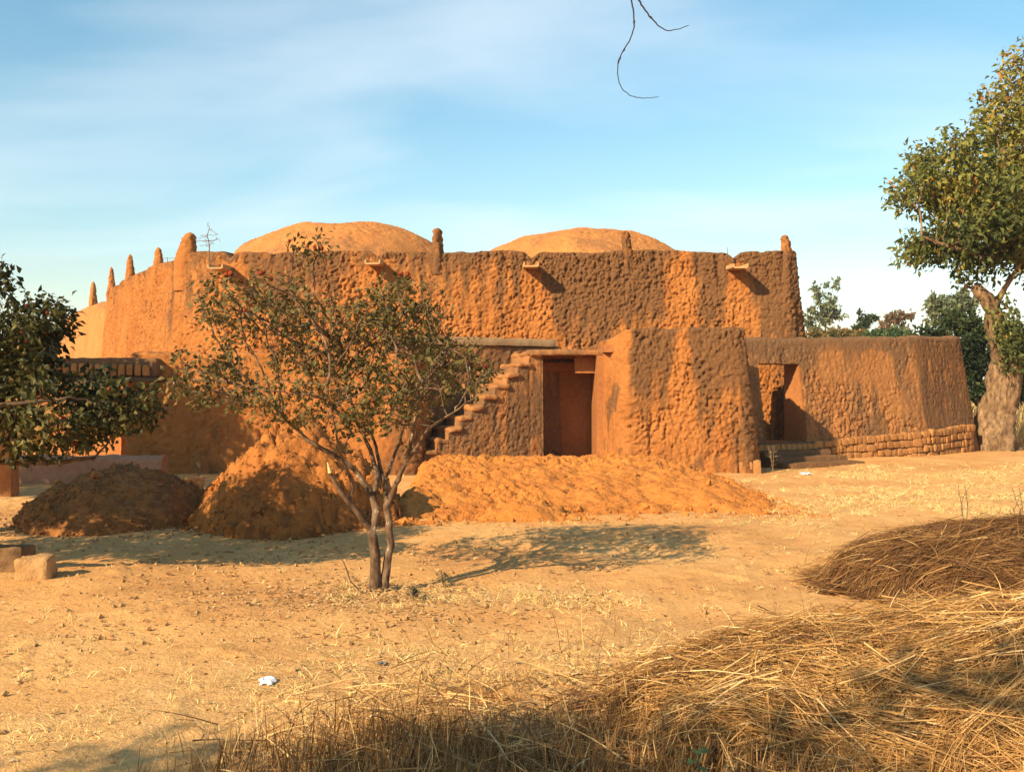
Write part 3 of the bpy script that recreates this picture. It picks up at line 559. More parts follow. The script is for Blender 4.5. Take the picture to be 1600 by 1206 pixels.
# ------------------------------------------------------------------ spoil heaps
def heap(name, x0, x1, y0, y1, hf, mat, res, label, seed, stain=0.25, clods=0, lump=0.05, crumbs=5000):
    xs = np.arange(x0, x1, res); ys = np.arange(y0, y1, res); A, Bq = np.meshgrid(xs, ys, indexing='ij'); x, y = A.ravel(), Bq.ravel()
    h = hf(x, y); p = v3(x, y, h); m_ = sstep(0.01, 0.12, h)
    p0 = v3(x, y, h*0.8)
    h2 = h+m_*((fbm(p0, 2.0, 5, seed, 0.6)-0.5)*lump*4.5+lump*1.8*(0.5-worley(p0, 3.2, seed+4))+lump*(0.45+1.5*sstep(0.40, 0.68, fbm(p0, 0.9, 3, seed+9)))*(1.5*(0.5-worley(p0, 6, seed+1))+1.1*(0.5-worley(p0, 13, seed+2))+0.5*(0.5-worley(p0, 24, seed+3))))
    base = G(x, y); z = np.where(h > 0.0, base+h2-0.06, base-0.15)
    p = v3(x, y, z); fc = grid_faces(len(xs), len(ys))
    keep = (h[fc] > -0.02).any(1); fc = fc[keep]
    used = np.unique(fc); mp_ = np.full(len(p), -1); mp_[used] = np.arange(len(used))
    st = np.clip(stain+(fbm(p, 1.4, 4, seed+7)-0.5)*0.9+(fbm(p, 11, 3, seed+8)-0.5)*1.3, 0, 1)
    root = empty(name, (float((x0+x1)/2), float((y0+y1)/2), 0), label, 'soil heap')
    obj('soil', p[used], mp_[fc], mat, root, {'stain': st[used]})
    rr = np.random.default_rng(seed); nc = crumbs; cq = np.where(h > -0.005)[0]; cq = rr.choice(cq, nc, p=(1.0/(0.15+np.maximum(h[cq], 0)))/(1.0/(0.15+np.maximum(h[cq], 0))).sum())
    bs = np.array([(1, 0, 0), (-.5, .87, 0), (-.5, -.87, 0), (.3, .2, .8), (0, 0, -.6)], float); bf = np.array([[0, 1, 3], [1, 2, 3], [2, 0, 3], [1, 0, 4], [2, 1, 4], [0, 2, 4]])
    sz_ = 0.007+0.030*rr.random(nc)**4; W = bs[None]*sz_[:, None, None]*rr.uniform(.5, 1.4, (nc, 5, 3)); aa = rr.random(nc)*6.28; ca, sa = np.cos(aa)[:, None], np.sin(aa)[:, None]; sp_ = rr.normal(0, .06, (nc, 2))*(h[cq] < 0.08)[:, None]
    W = np.stack([W[:, :, 0]*ca-W[:, :, 1]*sa+(x[cq]+sp_[:, 0])[:, None], W[:, :, 0]*sa+W[:, :, 1]*ca+(y[cq]+sp_[:, 1])[:, None], W[:, :, 2]+np.maximum(z[cq], base[cq])[:, None]+0.006], 2)
    o = obj('crumbs', W.reshape(-1, 3), (bf[None]+(np.arange(nc)*5)[:, None, None]).reshape(-1, 3), mat, root, {'stain': np.repeat(rr.random(nc)*0.6, 5)}, smooth=False); o['kind'] = 'stuff'
    i = 0; cand = np.where(h > 0.0)[0]; low = np.where((h > 0.0) & (h < 0.16))[0]
    for q in np.concatenate([rr.choice(cand, clods//2), rr.choice(low, clods-clods//2)]):
        sz = 0.018+0.062*rr.random()**4
        o = bpy.data.objects.new('clod', CL[i % 6]); C.objects.link(o); o.data = CL[i % 6]
        o.parent = root; o.matrix_parent_inverse = root.matrix_world.inverted(); o.location = (x[q], y[q], z[q]+sz*0.25)
        o.scale = (sz, sz*rr.uniform(.7, 1.2), sz*rr.uniform(.6, .9)); o.rotation_euler = tuple(rr.uniform(0, 6, 3)); i += 1
        o.material_slots[0].link = 'OBJECT'; o.material_slots[0].material = mat
    return root
CL = []
for i in range(6):
    n_u, n_v = 9, 6; u = np.linspace(0, 2*np.pi, n_u, endpoint=False); w = np.linspace(0.15, np.pi-0.15, n_v); U, W = np.meshgrid(u, w, indexing='ij')
    p = v3((np.cos(U)*np.sin(W)).ravel(), (np.sin(U)*np.sin(W)).ravel(), np.cos(W).ravel()); p *= (0.45+1.15*fbm(p, 1.9, 3, 300+i))[:, None]; p = np.sign(p)*np.minimum(abs(p), [0.72, 0.62, 0.6])
    f = grid_faces(n_u, n_v); lr = (n_u-1)*n_v+np.arange(n_v-1); f = np.concatenate([f, np.stack([lr, np.arange(n_v-1), np.arange(1, n_v), lr+1], 1)])
    me = mesh_np('clod', p, [f, np.array([np.arange(n_u)*n_v+n_v-1]), np.array([(np.arange(n_u)*n_v)[::-1]])], {'stain': np.full(len(p), 0.25)}, smooth=False); me.materials.append(M['soil']); CL.append(me)
def bank_h(x, y):
    wob = (fbm(v3(x, y, x*0), 0.8, 3, 5)-0.5)
    left = sstep(-1.75, -1.35, x+wob*0.5+0.02*(y-14)); right = 1-sstep(2.6, 4.3, x+wob*0.8-0.06*(17-y))
    frontf = sstep(12.7, 16.3, y+wob*1.6+0.25*np.cos(x*1.7)+0.9*sstep(-0.6, -1.4, x)); back = 1-sstep(19.0, 20.6, y)
    h = 0.46*left*right*(0.12*sstep(12.5, 13.2, y+wob)+0.88*frontf)*back
    h = h+0.22*np.exp(-(((x-0.25)/0.5)**2+((y-13.0)/0.45)**2))+0.10*np.exp(-(((x-1.9)/0.9)**2+((y-16.6)/0.8)**2))
    return h-0.015
heap('earth_bank', -2.4, 4.9, 11.9, 20.4, bank_h, M['soil'], 0.027, 'long bright orange bank of loose spoil in front of the dark doorway', 61, 0.15, 295, 0.050)
def tall_h(x, y):
    d = np.sqrt(((x+2.82)/1.36)**2+((y-13.1)/1.75)**2)+(fbm(v3(x, y, x*0), 1.1, 3, 8)-0.5)*0.55
    return 1.36*np.power(np.clip(1-d, 0, 1), 0.72)-0.01*(d >= 1)-0.02+0.12*np.clip(1.25-d, 0, 1)
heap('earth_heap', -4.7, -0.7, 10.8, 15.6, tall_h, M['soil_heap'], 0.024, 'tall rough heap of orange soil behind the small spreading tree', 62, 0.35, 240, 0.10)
def left_h(x, y):
    d = np.sqrt(((x+5.15)/1.22)**2+((y-13.0)/1.35)**2)+(fbm(v3(x, y, x*0), 0.9, 3, 18)-0.5)*0.35
    return 0.80*np.power(np.clip(1-d, 0, 1), 0.45)-0.02*(d >= 1)-0.01
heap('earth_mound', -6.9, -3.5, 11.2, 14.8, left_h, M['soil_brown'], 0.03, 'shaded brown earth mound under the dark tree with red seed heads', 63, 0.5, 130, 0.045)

# ------------------------------------------------------------------ loose blocks, litter
def block(name, px, py, w, d, h, rz, label, seed, mat='stone'):
    Yb = CZ*F/(py-H0); X = (px-800)/F*Yb; v, f = round_box(-w/2, w/2, -d/2, d/2, -0.03, h, 0.025, 0.035, 0.040, 6, seed)
    v[:, 2] += (fbm(v, 3, 2, seed+2)-0.5)*0.05*(v[:, 2] > h*0.5)
    c, s_ = math.cos(rz), math.sin(rz); v = np.stack([X+v[:, 0]*c-v[:, 1]*s_, Yb+d*0.5+v[:, 0]*s_+v[:, 1]*c, gz(X, Yb)+v[:, 2]], 1)
    return tag(obj(name, v, f, M[mat], None, {'stain': np.clip(0.35+(fbm(v, 4, 3, seed)-0.5)*1.1, 0, 1)}), label, 'block', None)
block('stone_block', 45, 912, 0.29, 0.26, 0.20, 0.12, 'weathered tan stone block with bright worn face on the sandy ground', 401)
block('stone_block', 6, 888, 0.36, 0.28, 0.24, -0.05, 'darker brown stone block lying behind the tan block', 402, 'old_block')
block('mud_block', 300, 766, 0.30, 0.25, 0.24, 0.3, 'small orange mud block by the foot of the lower palace wall', 403, 'brick')
def crumple(name, px, py, size, label, mat='paper', seed=0):
    Yb = CZ*F/(py-H0); X = (px-800)/F*Yb; n = 12; u = np.linspace(-1, 1, n); A, Bq = np.meshgrid(u, u, indexing='ij')
    p = v3(A.ravel(), Bq.ravel(), np.zeros(n*n)); p2 = p*size*0.6
    p2[:, 2] = size*(0.10+0.9*fbm(p+seed, 1.4, 3, 500+seed)*(1-0.6*(p[:, 0]**2+p[:, 1]**2)/2)); p2[:, 0] += size*0.5*(fbm(p, 1.6, 2, 501+seed)-0.5); p2[:, 1] += size*0.5*(fbm(p, 1.6, 2, 502+seed)-0.5)
    p2[:, 2] -= p2[:, 2].min(); p2 += np.array([X, Yb, gz(X, Yb)])
    return tag(obj(name, np.concatenate([p2, p2-[0, 0, 0.003]]), np.concatenate([grid_faces(n, n), grid_faces(n, n, n*n)[:, ::-1]]), M[mat], smooth=False), label, 'litter')
crumple('crumpled_paper', 418, 1074, 0.075, 'crumpled white paper lying among short dry grass', seed=1)
crumple('paper_scrap', 1258, 741, 0.16, 'flat white paper scrap on the ground below the doorway steps', seed=2)
crumple('plastic_scrap', 598, 1042, 0.05, 'small dark plastic scrap in the dry grass', 'dark_plastic', 3)

# ------------------------------------------------------------------ trees
def colonize(nodes, parent, attr_pts, step, infl, kill, iters=120):
    nodes = [np.array(n, float) for n in nodes]; parent = list(parent); A = np.array(attr_pts)
    best = np.full(len(A), 1e9); bi = np.zeros(len(A), int); done = 0
    for it in range(iters):
        new = np.array(nodes[done:])
        for a in range(0, len(new), 400):
            d = np.linalg.norm(A[:, None]-new[None, a:a+400], axis=2); j = d.argmin(1); dm = d[np.arange(len(A)), j]
            up = dm < best; best[up] = dm[up]; bi[up] = j[up]+done+a
        done = len(nodes)
        alive = best > kill; A = A[alive]; best = best[alive]; bi = bi[alive]
        if not len(A): break
        act = best < infl
        if not act.any():
            act = best < best.min()+step
        added = 0
        for n in np.unique(bi[act]):
            v = A[act & (bi == n)]-nodes[n]; v = (v/np.linalg.norm(v, axis=1, keepdims=True)).sum(0)
            v = v/(np.linalg.norm(v)+1e-9)+rng.normal(0, 0.22, 3); v /= np.linalg.norm(v)
            q = nodes[n]+v*step
            nodes.append(q); parent.append(int(n)); added += 1
        if not added: break
    return np.array(nodes), np.array(parent)
def limbs(polys, sub):
    """polys: list of ([(x,y,z,r)...], attach) joined by coordinates"""
    nodes = []; par = []; rad = []
    for pl in polys:
        pl = np.array(pl, float); prev = -1
        if nodes:
            d = np.linalg.norm(np.array(nodes)-pl[0, :3], axis=1); prev = int(d.argmin())
        for a, b2 in zip(pl[:-1], pl[1:]):
            n = max(1, int(np.linalg.norm(b2[:3]-a[:3])/sub))
            for k in range(0 if (prev == -1) else 1, n+1):
                if k == 0 or prev == -1 or True:
                    t_ = k/n; q = a*(1-t_)+b2*t_
                    if prev >= 0 and k == 0: continue
                    nodes.append(q[:3]+rng.normal(0, 0.012*min(1, sub*6), 3)*(0 if prev == -1 else 1)); par.append(prev); rad.append(q[3]); prev = len(nodes)-1
    return nodes, par, rad
def radii(nodes, parent, man, tip, e=2.35):
    n = len(nodes); acc = np.zeros(n); r = np.zeros(n)
    for i in range(n-1, -1, -1):
        r[i] = max(acc[i]**(1/e) if acc[i] > 0 else tip, tip)
        if i < len(man): r[i] = man[i]
        if parent[i] >= 0: acc[parent[i]] += r[i]**e
    return r
def tubes(nodes, parent, r, knob=0.0):
    n = len(nodes); ch = [[] for _ in range(n)]
    for i in range(n):
        if parent[i] >= 0: ch[parent[i]].append(i)
    V = []; Fq = []; off = 0; stack = [(i, -1) for i in range(n) if parent[i] < 0]
    while stack:
        i, p0 = stack.pop(); chain = ([p0] if p0 >= 0 else [])+[i]; cur = i
        while ch[cur]:
            cs_ = sorted(ch[cur], key=lambda c: -r[c]); 
            for c in cs_[1:]: stack.append((c, cur))
            cur = cs_[0]; chain.append(cur)
        if len(chain) < 2: continue
        pts = nodes[chain]; rr = r[chain].copy()
        if p0 >= 0: rr[0] = rr[1]
        ns = 40 if (knob and rr.max() > 0.15) else 12 if rr.max() > 0.025 else (6 if rr.max() > 0.009 else 4)
        tg = np.gradient(pts, axis=0); tg /= np.linalg.norm(tg, axis=1, keepdims=True)+1e-9
        u = np.cross(tg[0], [0.3, 0.9, 0.2]); u /= np.linalg.norm(u)+1e-9; ang = np.linspace(0, 2*np.pi, ns, endpoint=False)
        for q in range(len(pts)):
            u = u-tg[q]*np.dot(u, tg[q]); u /= np.linalg.norm(u)+1e-9; w = np.cross(tg[q], u)
            ring = pts[q]+rr[q]*(np.cos(ang)[:, None]*u+np.sin(ang)[:, None]*w)
            if knob: ring = pts[q]+(ring-pts[q])*(1+knob*(fbm(ring*np.array([1, 1, .4]), 5.0, 4, 31)-0.5)*2*min(1, rr[q]*5))[:, None]
            V.append(ring)
        for q in range(len(pts)-1):
            a = off+q*ns+np.arange(ns); b2 = off+q*ns+(np.arange(ns)+1) % ns
            Fq.append(np.stack([a, b2, b2+ns, a+ns], 1))
        off += len(pts)*ns
    V = np.concatenate(V)
    return V, np.concatenate(Fq)
def leafmesh(pts, axis, size, tint, droop=0.25, width=0.5, jit=0.8, up=0.5):
    n = len(pts); a = axis+rng.normal(0, jit, (n, 3)); a[:, 2] -= droop; a /= np.linalg.norm(a, axis=1, keepdims=True)
    nn = rng.normal(0, 0.6, (n, 3)); nn[:, 2] += up; w = np.cross(a, nn); w /= np.linalg.norm(w, axis=1, keepdims=True)+1e-9; nn = np.cross(w, a)
    s = (size*rng.uniform(0.6, 1.25, n))[:, None]
    b0 = pts; m1 = pts+a*s*0.5+nn*s*0.07; tip = pts+a*s*0.98-nn*s*0.12
    l = pts+a*s*0.45+w*s*width*0.5+nn*s*0.13; rr = pts+a*s*0.45-w*s*width*0.5+nn*s*0.13
    V = np.stack([b0, l, m1, rr, tip], 1).reshape(-1, 3); o = np.arange(n)*5
    Fq = np.concatenate([np.stack([o, o+2, o+1], 1), np.stack([o, o+3, o+2], 1), np.stack([o+1, o+2, o+4], 1), np.stack([o+2, o+3, o+4], 1)])
    return V, Fq, np.repeat(np.clip(tint, 0, 1), 5)
def lobe_pts(lobes, n):
    w = np.array([l[3]*l[4]*l[5]*(l[6] if len(l) > 6 else 1) for l in lobes]); w = w/w.sum(); out_ = []
    for l, k in zip(lobes, rng.multinomial(n, w)):
        q = rng.normal(0, 1, (k, 3)); q /= np.linalg.norm(q, axis=1, keepdims=True); q *= rng.random((k, 1))**(1/2.6)
        out_.append(q*np.array(l[3:6])+np.array(l[:3]))
    return np.concatenate(out_)
def make_tree(name, label, group, polys, lobes, natt, step, infl, kill, tip, leafmat, bark, leafsize, perleaf, sub=0.1, spread=None, tintf=None, width=0.5, leafr=2.2, extra=0, droop=0.25, crown='crown', clump=5, knob=0.0, rscale=1.0):
    base = polys[0][0][:3]; root = empty(name, base, label, 'tree', group)
    nd, pr, rd = limbs(polys, sub); nodes, par = colonize(nd, pr, lobe_pts(lobes, natt), step, infl, kill)
    r = radii(nodes, par, np.array(rd)*rscale, tip); V, Fq = tubes(nodes, par, r, knob)
    obj('trunk', V, Fq, bark, root)
    thin = np.where((r < tip*leafr) & (np.arange(len(r)) >= len(rd)))[0]; spread = spread or step*0.8
    cl = rng.choice(thin, max(1, int(perleaf/clump))); idx = np.repeat(cl, clump); pts = nodes[idx]+np.clip(rng.normal(0, spread, (len(idx), 3)), -1.25*spread, 1.25*spread)
    ax = nodes[idx]-nodes[par[idx]]; ax /= np.linalg.norm(ax, axis=1, keepdims=True)+1e-9
    tint = fbm(pts, 1.5/max(0.5, spread*6), 2, 5)*0.9+rng.normal(0.0, 0.16, len(pts)) if tintf is None else tintf(pts)
    V, Fq, tt = leafmesh(pts, ax, leafsize, tint, droop, width)
    o = obj(crown, V, Fq, leafmat, root, {'tint': tt}, smooth=False); o['kind'] = 'stuff'
    return root, nodes, par, r

# --- small spreading tree in the middle
Yt = 8.45
def T(px, py, dy=0.0, r=0.03):
    q = P(px, py, Yt+dy); return (q.x, q.y, q.z, r)
g0 = gz(TREE[0], TREE[1])-0.05
b1 = T(585, 926, 0, 0.062); b2_ = T(601, 928, 0.02, 0.050)
polys = [
 [(b1[0], b1[1], g0, 0.075), T(587, 890, 0, 0.060), T(586, 850, 0, 0.054), T(580, 828, 0, 0.050)],
 [T(580, 828, 0, 0.04), T(560, 800, -.05, 0.034), T(545, 785, -.1, 0.030), T(528, 760, -.15, 0.026), T(516, 738, -.2, 0.020)],
 [T(583, 828, 0, 0.04), T(588, 800, .05, 0.046), T(583, 775, .1, 0.042), T(568, 752, .1, 0.036), T(553, 732, .1, 0.030), T(524, 712, .05, 0.028), T(492, 695, 0, 0.024), T(466, 672, -.05, 0.020), T(445, 655, -.1, 0.015)],
 [T(583, 775, .1, 0.042), T(590, 745, .2, 0.034), T(584, 715, .3, 0.027), T(572, 690, .35, 0.022), T(556, 655, .4, 0.018), T(545, 610, .45, 0.015), T(535, 570, .5, 0.012)],
 [T(553, 772, 0, 0.022), T(548, 745, -.1, 0.018), T(537, 722, -.2, 0.016), T(530, 700, -.3, 0.014), T(522, 665, -.4, 0.012), T(515, 620, -.5, 0.010)],
 [(b2_[0], b2_[1], g0, 0.06), T(604, 890, .03, 0.048), T(611, 850, .05, 0.043), T(607, 815, .05, 0.040), T(604, 790, .05, 0.040), T(614, 772, .05, 0.038)],
 [T(614, 772, .05, 0.034), T(622, 748, -.05, 0.030), T(634, 722, -.15, 0.026), T(642, 690, -.25, 0.020), T(650, 650, -.3, 0.016), T(655, 610, -.35, 0.012)],
 [T(634, 722, -.15, 0.022), T(650, 700, -.3, 0.018), T(668, 672, -.45, 0.016), T(690, 655, -.6, 0.012), T(720, 637, -.7, 0.009), T(745, 618, -.8, 0.006)],
 [T(604, 790, .05, 0.032), T(600, 755, .2, 0.028), T(592, 720, .35, 0.024), T(585, 690, .5, 0.020), T(575, 650, .6, 0.016), T(570, 600, .7, 0.012)],
 [T(600, 755, .2, 0.022), T(612, 725, .35, 0.018), T(625, 690, .5, 0.015), T(635, 650, .7, 0.012)],
]
def E(px, py, dy, rx, ry, rz): q = P(px, py, Yt+dy); return (q.x, q.y, q.z, rx, ry, rz)
lob = [E(485, 385, 0, .28, .25, .14)+(2.5,), E(400, 480, 0, .55, .7, .32), E(330, 590, 0, .40, .6, .30), E(440, 620, -.4, .5, .6, .26), E(520, 530, .3, .6, .8, .45),
       E(630, 500, .1, .45, .7, .42), E(700, 570, 0, .45, .7, .30), E(600, 620, -.3, .55, .8, .30), E(730, 580, -.4, .22, .4, .25), E(290, 590, .1, .14, .3, .14)+(1.5,)]
troot, tn, tp, tr = make_tree('small_tree', 'small spreading tree with two pale spotted stems and sparse olive leaves', None, polys, lob, 2400, 0.05, 0.7, 0.070, 0.0032, M['leaf_mid'], M['bark'], 0.062, 6600, sub=0.06, spread=0.045, leafr=1.5, width=0.55, crown='foliage', rscale=0.76)
# pale torn end of the broken limb
q = np.array(T(516, 738, -.2)[:3]); q2 = np.array(T(512, 722, -.22)[:3])
def cone(a, b3, r0, r1, n=7):
    nodes = np.stack([a, (a+b3)/2, b3]); return tubes(nodes, np.array([-1, 0, 1]), np.array([r0, (r0+r1)/2, r1]))
Vc, Fc = cone(q, q2, 0.021, 0.006); obj('broken_end', Vc, Fc, M['cut_wood'], troot)
def seed_mesh(i):
    n_u, n_v = 10, 7; u = np.linspace(0, 2*np.pi, n_u, endpoint=False); w = np.linspace(0.1, np.pi-0.1, n_v); U, W = np.meshgrid(u, w, indexing='ij')
    p = v3((np.cos(U)*np.sin(W)).ravel(), (np.sin(U)*np.sin(W)).ravel(), (np.cos(W)*0.9).ravel()); p *= (0.8+0.5*vnoise(p*3.1+i*7, i))[:, None]
    f = grid_faces(n_u, n_v); lr = (n_u-1)*n_v+np.arange(n_v-1); f = np.concatenate([f, np.stack([lr, np.arange(n_v-1), np.arange(1, n_v), lr+1], 1)])
    me = mesh_np('seed_head', p, [f, np.array([np.arange(n_u)*n_v+n_v-1]), np.array([(np.arange(n_u)*n_v)[::-1]])]); me.materials.append(M['seed']); return me
SM = [seed_mesh(i) for i in range(4)]
def seeds(root, pts, lo, hi):
    for i, p in enumerate(pts):
        o = bpy.data.objects.new('seed_head', SM[i % 4]); C.objects.link(o); o.parent = root; o.matrix_parent_inverse = root.matrix_world.inverted()
        s = random.uniform(lo, hi); o.location = tuple(p); o.scale = (s, s, s); o.rotation_euler = (random.uniform(0, 3), random.uniform(0, 3), 0)
leafn = np.setdiff1d(np.arange(len(tn)), tp); 
topn = leafn[np.argsort(-tn[leafn, 2])][:30]
seeds(troot, tn[rng.choice(topn, 11, False)]+[0, 0, 0.02], 0.014, 0.027)
seeds(troot, tn[rng.choice(leafn, 34, False)], 0.010, 0.017)

# --- dark tree with red seed heads at the left edge (trunk just out of the picture)
Yl = 8.7
def E2(px, py, dy, rx, ry, rz, w=1): q = P(px, py, Yl+dy); return (q.x, q.y, q.z, rx, ry, rz, w)
def T2(px, py, dy=0.0, r=0.03): q = P(px, py, Yl+dy); return (q.x, q.y, q.z, r)
gl = gz(-6.3, Yl)-0.05; t0 = T2(-330, 800)
polys = [[(t0[0], Yl, gl, 0.13), T2(-325, 800, 0, 0.11), T2(-300, 740, 0, 0.10)],
         [T2(-300, 740, 0, 0.07), T2(-180, 735, -.1, 0.05), T2(-60, 722, -.1, 0.038), T2(30, 722, -.1, 0.028), T2(100, 722, 0, 0.02), T2(150, 715, .05, 0.014)],
         [T2(30, 722, -.1, 0.022), T2(10, 690, 0, 0.018), T2(25, 660, .1, 0.014), T2(60, 620, .2, 0.010)],
         [T2(-300, 740, 0, 0.07), T2(-220, 640, .2, 0.05), T2(-110, 560, .2, 0.035), T2(-20, 500, .1, 0.02), T2(30, 490, 0, 0.012)],
         [T2(-220, 640, .2, 0.04), T2(-100, 650, -.3, 0.028), T2(20, 630, -.4, 0.02), T2(110, 620, -.3, 0.012)]]
lob = [E2(110, 640, 0, .72, .7, .36, 2), E2(205, 640, .1, .25, .35, .20, 2), E2(60, 680, -.2, .55, .5, .16, 1.5), E2(60, 500, .1, .33, .4, .17, 2), E2(10, 540, 0, .45, .5, .30, 2), E2(-10, 425, .1, .22, .3, .14, 1.5),
       E2(-80, 600, 0, .8, .8, .55), E2(-300, 540, .1, 1.2, 1.1, .75), E2(-180, 450, .2, .8, .8, .4), E2(-450, 620, .2, .8, .9, .5)]
lroot, ln, lp, lr_ = make_tree('leafy_tree', 'dense dark green tree with red seed heads reaching over the earth mound', None, polys, lob, 1500, 0.075, 0.8, 0.11, 0.0035, M['leaf_left'], M['bark_dark'], 0.085, 25000, sub=0.08, spread=0.085, leafr=1.5, width=0.5, crown='foliage')
leafn = np.setdiff1d(np.arange(len(ln)), lp); vis = leafn[(ln[leafn, 0] > -4.6)]
seeds(lroot, ln[rng.choice(vis, min(60, len(vis)), False)]+[0, -0.02, 0.03], 0.012, 0.021)

# --- big tree on the right
Yb = 26.4
def T3(px, py, dy=0.0, r=0.1): q = P(px, py, Yb+dy); return (q.x, q.y, q.z, r)
def E3(px, py, dy, rx, ry, rz, w=1): q = P(px, py, Yb+dy); return (q.x, q.y, q.z, rx, ry, rz, w)
gb = gz(12.8, Yb)
polys = [[(P(1553, 712, Yb).x, Yb, gb-0.3, 0.74), (P(1553, 704, Yb).x, Yb, gb+0.05, 0.58), (P(1552, 690, Yb).x, Yb, gb+.3, 0.50), T3(1553, 660, 0, 0.44), T3(1562, 620, 0, 0.41), T3(1572, 588, 0, 0.38), T3(1576, 570, 0, .36)],
         [T3(1574, 582, 0, 0.3), T3(1568, 555, -.1, 0.27), T3(1556, 530, -.15, 0.25), T3(1552, 505, -.15, 0.23), T3(1551, 485, -.2, 0.20), T3(1540, 466, -.25, 0.19), T3(1526, 452, -.3, 0.16)],
         [T3(1576, 572, 0, .34), T3(1600, 540, .1, 0.30), T3(1630, 500, .1, 0.28), T3(1640, 430, 0, 0.24), T3(1625, 370, 0, 0.18), T3(1600, 310, 0, 0.12), T3(1570, 240, 0, 0.08)],
         [T3(1640, 430, 0, 0.18), T3(1590, 400, -.3, 0.10), T3(1540, 400, -.6, 0.07), T3(1480, 385, -.8, 0.05), T3(1440, 370, -.9, 0.03)],
         [T3(1640, 430, 0, 0.18), T3(1680, 340, .3, 0.14), T3(1700, 240, .3, 0.09), T3(1660, 140, .2, 0.05)],
         [T3(1551, 485, -.2, .1), T3(1570, 450, -.5, .07), T3(1590, 420, -.7, .05)]]
lob = [E3(1475, 270, 0, 0.9, 1.6, 1.1), E3(1425, 300, 0, 0.65, 1.3, 0.7), E3(1440, 390, -.3, 0.5, 1.0, 0.35), E3(1470, 385, -.2, 0.95, 1.5, 0.5), E3(1545, 330, -.4, 1.2, 2.2, 1.5), E3(1590, 190, 0, 0.9, 1.7, 1.2), E3(1600, 115, 0, 0.55, 1.0, 0.65),
       E3(1680, 300, 0, 2.2, 2.4, 2.6), E3(1700, 140, 0, 1.4, 1.6, 1.2), E3(1800, 300, 0, 1.6, 2.0, 1.8), E3(1595, 520, -1.0, 0.35, 0.5, 0.9, 2), E3(1520, 420, -.4, 0.7, 0.8, 0.25)]
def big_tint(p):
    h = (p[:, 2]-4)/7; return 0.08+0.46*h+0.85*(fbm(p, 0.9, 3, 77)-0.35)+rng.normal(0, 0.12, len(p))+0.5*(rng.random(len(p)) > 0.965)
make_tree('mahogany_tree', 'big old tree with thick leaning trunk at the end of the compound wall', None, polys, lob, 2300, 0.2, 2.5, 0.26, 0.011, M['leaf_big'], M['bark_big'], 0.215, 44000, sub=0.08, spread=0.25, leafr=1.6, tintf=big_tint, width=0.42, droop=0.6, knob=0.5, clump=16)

# --- trees behind the compound wall
def far_tree(name, label, px, Y, toppy, halfw, lobes, leafm, size, n, bark='bark_dark', trunk=0.12, group='trees behind the compound wall'):
    x = (px-800)/F*Y; base = (x, Y, gz(x, Y)-0.05)
    lb = [((q[0]-800)/F*Y, Y+q[5] if len(q) > 5 else Y, CZ+(H0-q[1])/F*Y, q[2]/F*Y, q[2]/F*Y*0.9, q[3]/F*Y) for q in lobes]
    zc = lb[0][2]
    polys = [[(*base, trunk), (x+0.1, Y, base[2]+(zc-base[2])*0.5, trunk*0.75), (lb[0][0], Y, zc-lb[0][5]*0.3, trunk*0.45)]]
    for l in lb[1:]: polys.append([(lb[0][0], Y, zc-lb[0][5]*0.8, trunk*0.3), ((lb[0][0]+l[0])/2, Y, (zc+l[2])/2-0.2, trunk*0.25), (l[0], l[1], l[2], trunk*0.12)])
    sc = np.mean([l[3] for l in lb])
    return make_tree(name, label, group, polys, lb, 260, sc*0.22, sc*3, sc*0.28, trunk*0.05, M[leafm], M[bark], size, n*520, sub=0.5, spread=sc*0.16, leafr=1.6, width=0.5)
far_tree('eucalyptus_tree', 'tall airy grey-green tree close beside the palace corner, behind compound wall', 1287, 70, 435, 28, [(1290, 485, 22, 24), (1302, 447, 13, 11), (1276, 455, 10, 13), (1270, 500, 14, 20), (1310, 490, 13, 12)], 'leaf_euc', 0.34, 2.6)
far_tree('forked_tree', 'small dark forked tree showing over the compound wall', 1352, 75, 485, 18, [(1350, 505, 9, 12), (1344, 490, 5, 6), (1362, 496, 9, 5), (1338, 515, 7, 7)], 'leaf_mango', 0.30, 1.8)
far_tree('rusty_tree', 'sparse rusty brown tree showing over the compound wall', 1400, 65, 485, 28, [(1400, 497, 16, 11), (1421, 493, 7, 9), (1383, 508, 12, 8), (1412, 512, 10, 6)], 'leaf_brown', 0.28, 1.7)
far_tree('pale_tree', 'tall pale green tree rising behind the dark mango tree', 1475, 55, 440, 45, [(1480, 485, 30, 28), (1460, 475, 16, 18), (1505, 470, 24, 20), (1458, 500, 12, 16)], 'leaf_euc', 0.30, 4)
far_tree('mango_tree', 'dense dark mango tree between the compound wall end and the thick trunk', 1505, 34, 480, 60, [(1500, 540, 50, 50), (1480, 505, 30, 20), (1530, 520, 40, 40), (1445, 528, 24, 16), (1520, 600, 45, 40), (1570, 560, 40, 60)], 'leaf_mango', 0.22, 16)
far_tree('mango_tree', 'dark leafy mango tree behind the thick trunk, at the edge of the dry grass', 1620, 38, 560, 50, [(1600, 600, 30, 35), (1640, 580, 40, 50), (1590, 570, 30, 40)], 'leaf_mango', 0.24, 14)
for px, Y, lab in ((1330, 60, 'low yellow-green bush just over the compound wall, below the forked tree'), (1385, 58, 'low yellow-green bush just over the compound wall, below the rusty tree'), (1285, 62, 'low olive bush over the compound wall, below the airy grey-green tree')):
    far_tree('bush', lab, px, Y, 515, 30, [(px, 530, 34, 14), (px+22, 527, 22, 10), (px-20, 532, 20, 12)], 'leaf_mid' if px != 1385 else 'leaf_weed', 0.3, 6, trunk=0.06)
far_tree('green_tree', 'green tree glimpsed beyond the gateway behind the dark foliage', 70, 52, 490, 45, [(75, 535, 40, 30), (95, 550, 25, 25), (40, 530, 30, 30)], 'leaf_euc', 0.34, 7, group=None)

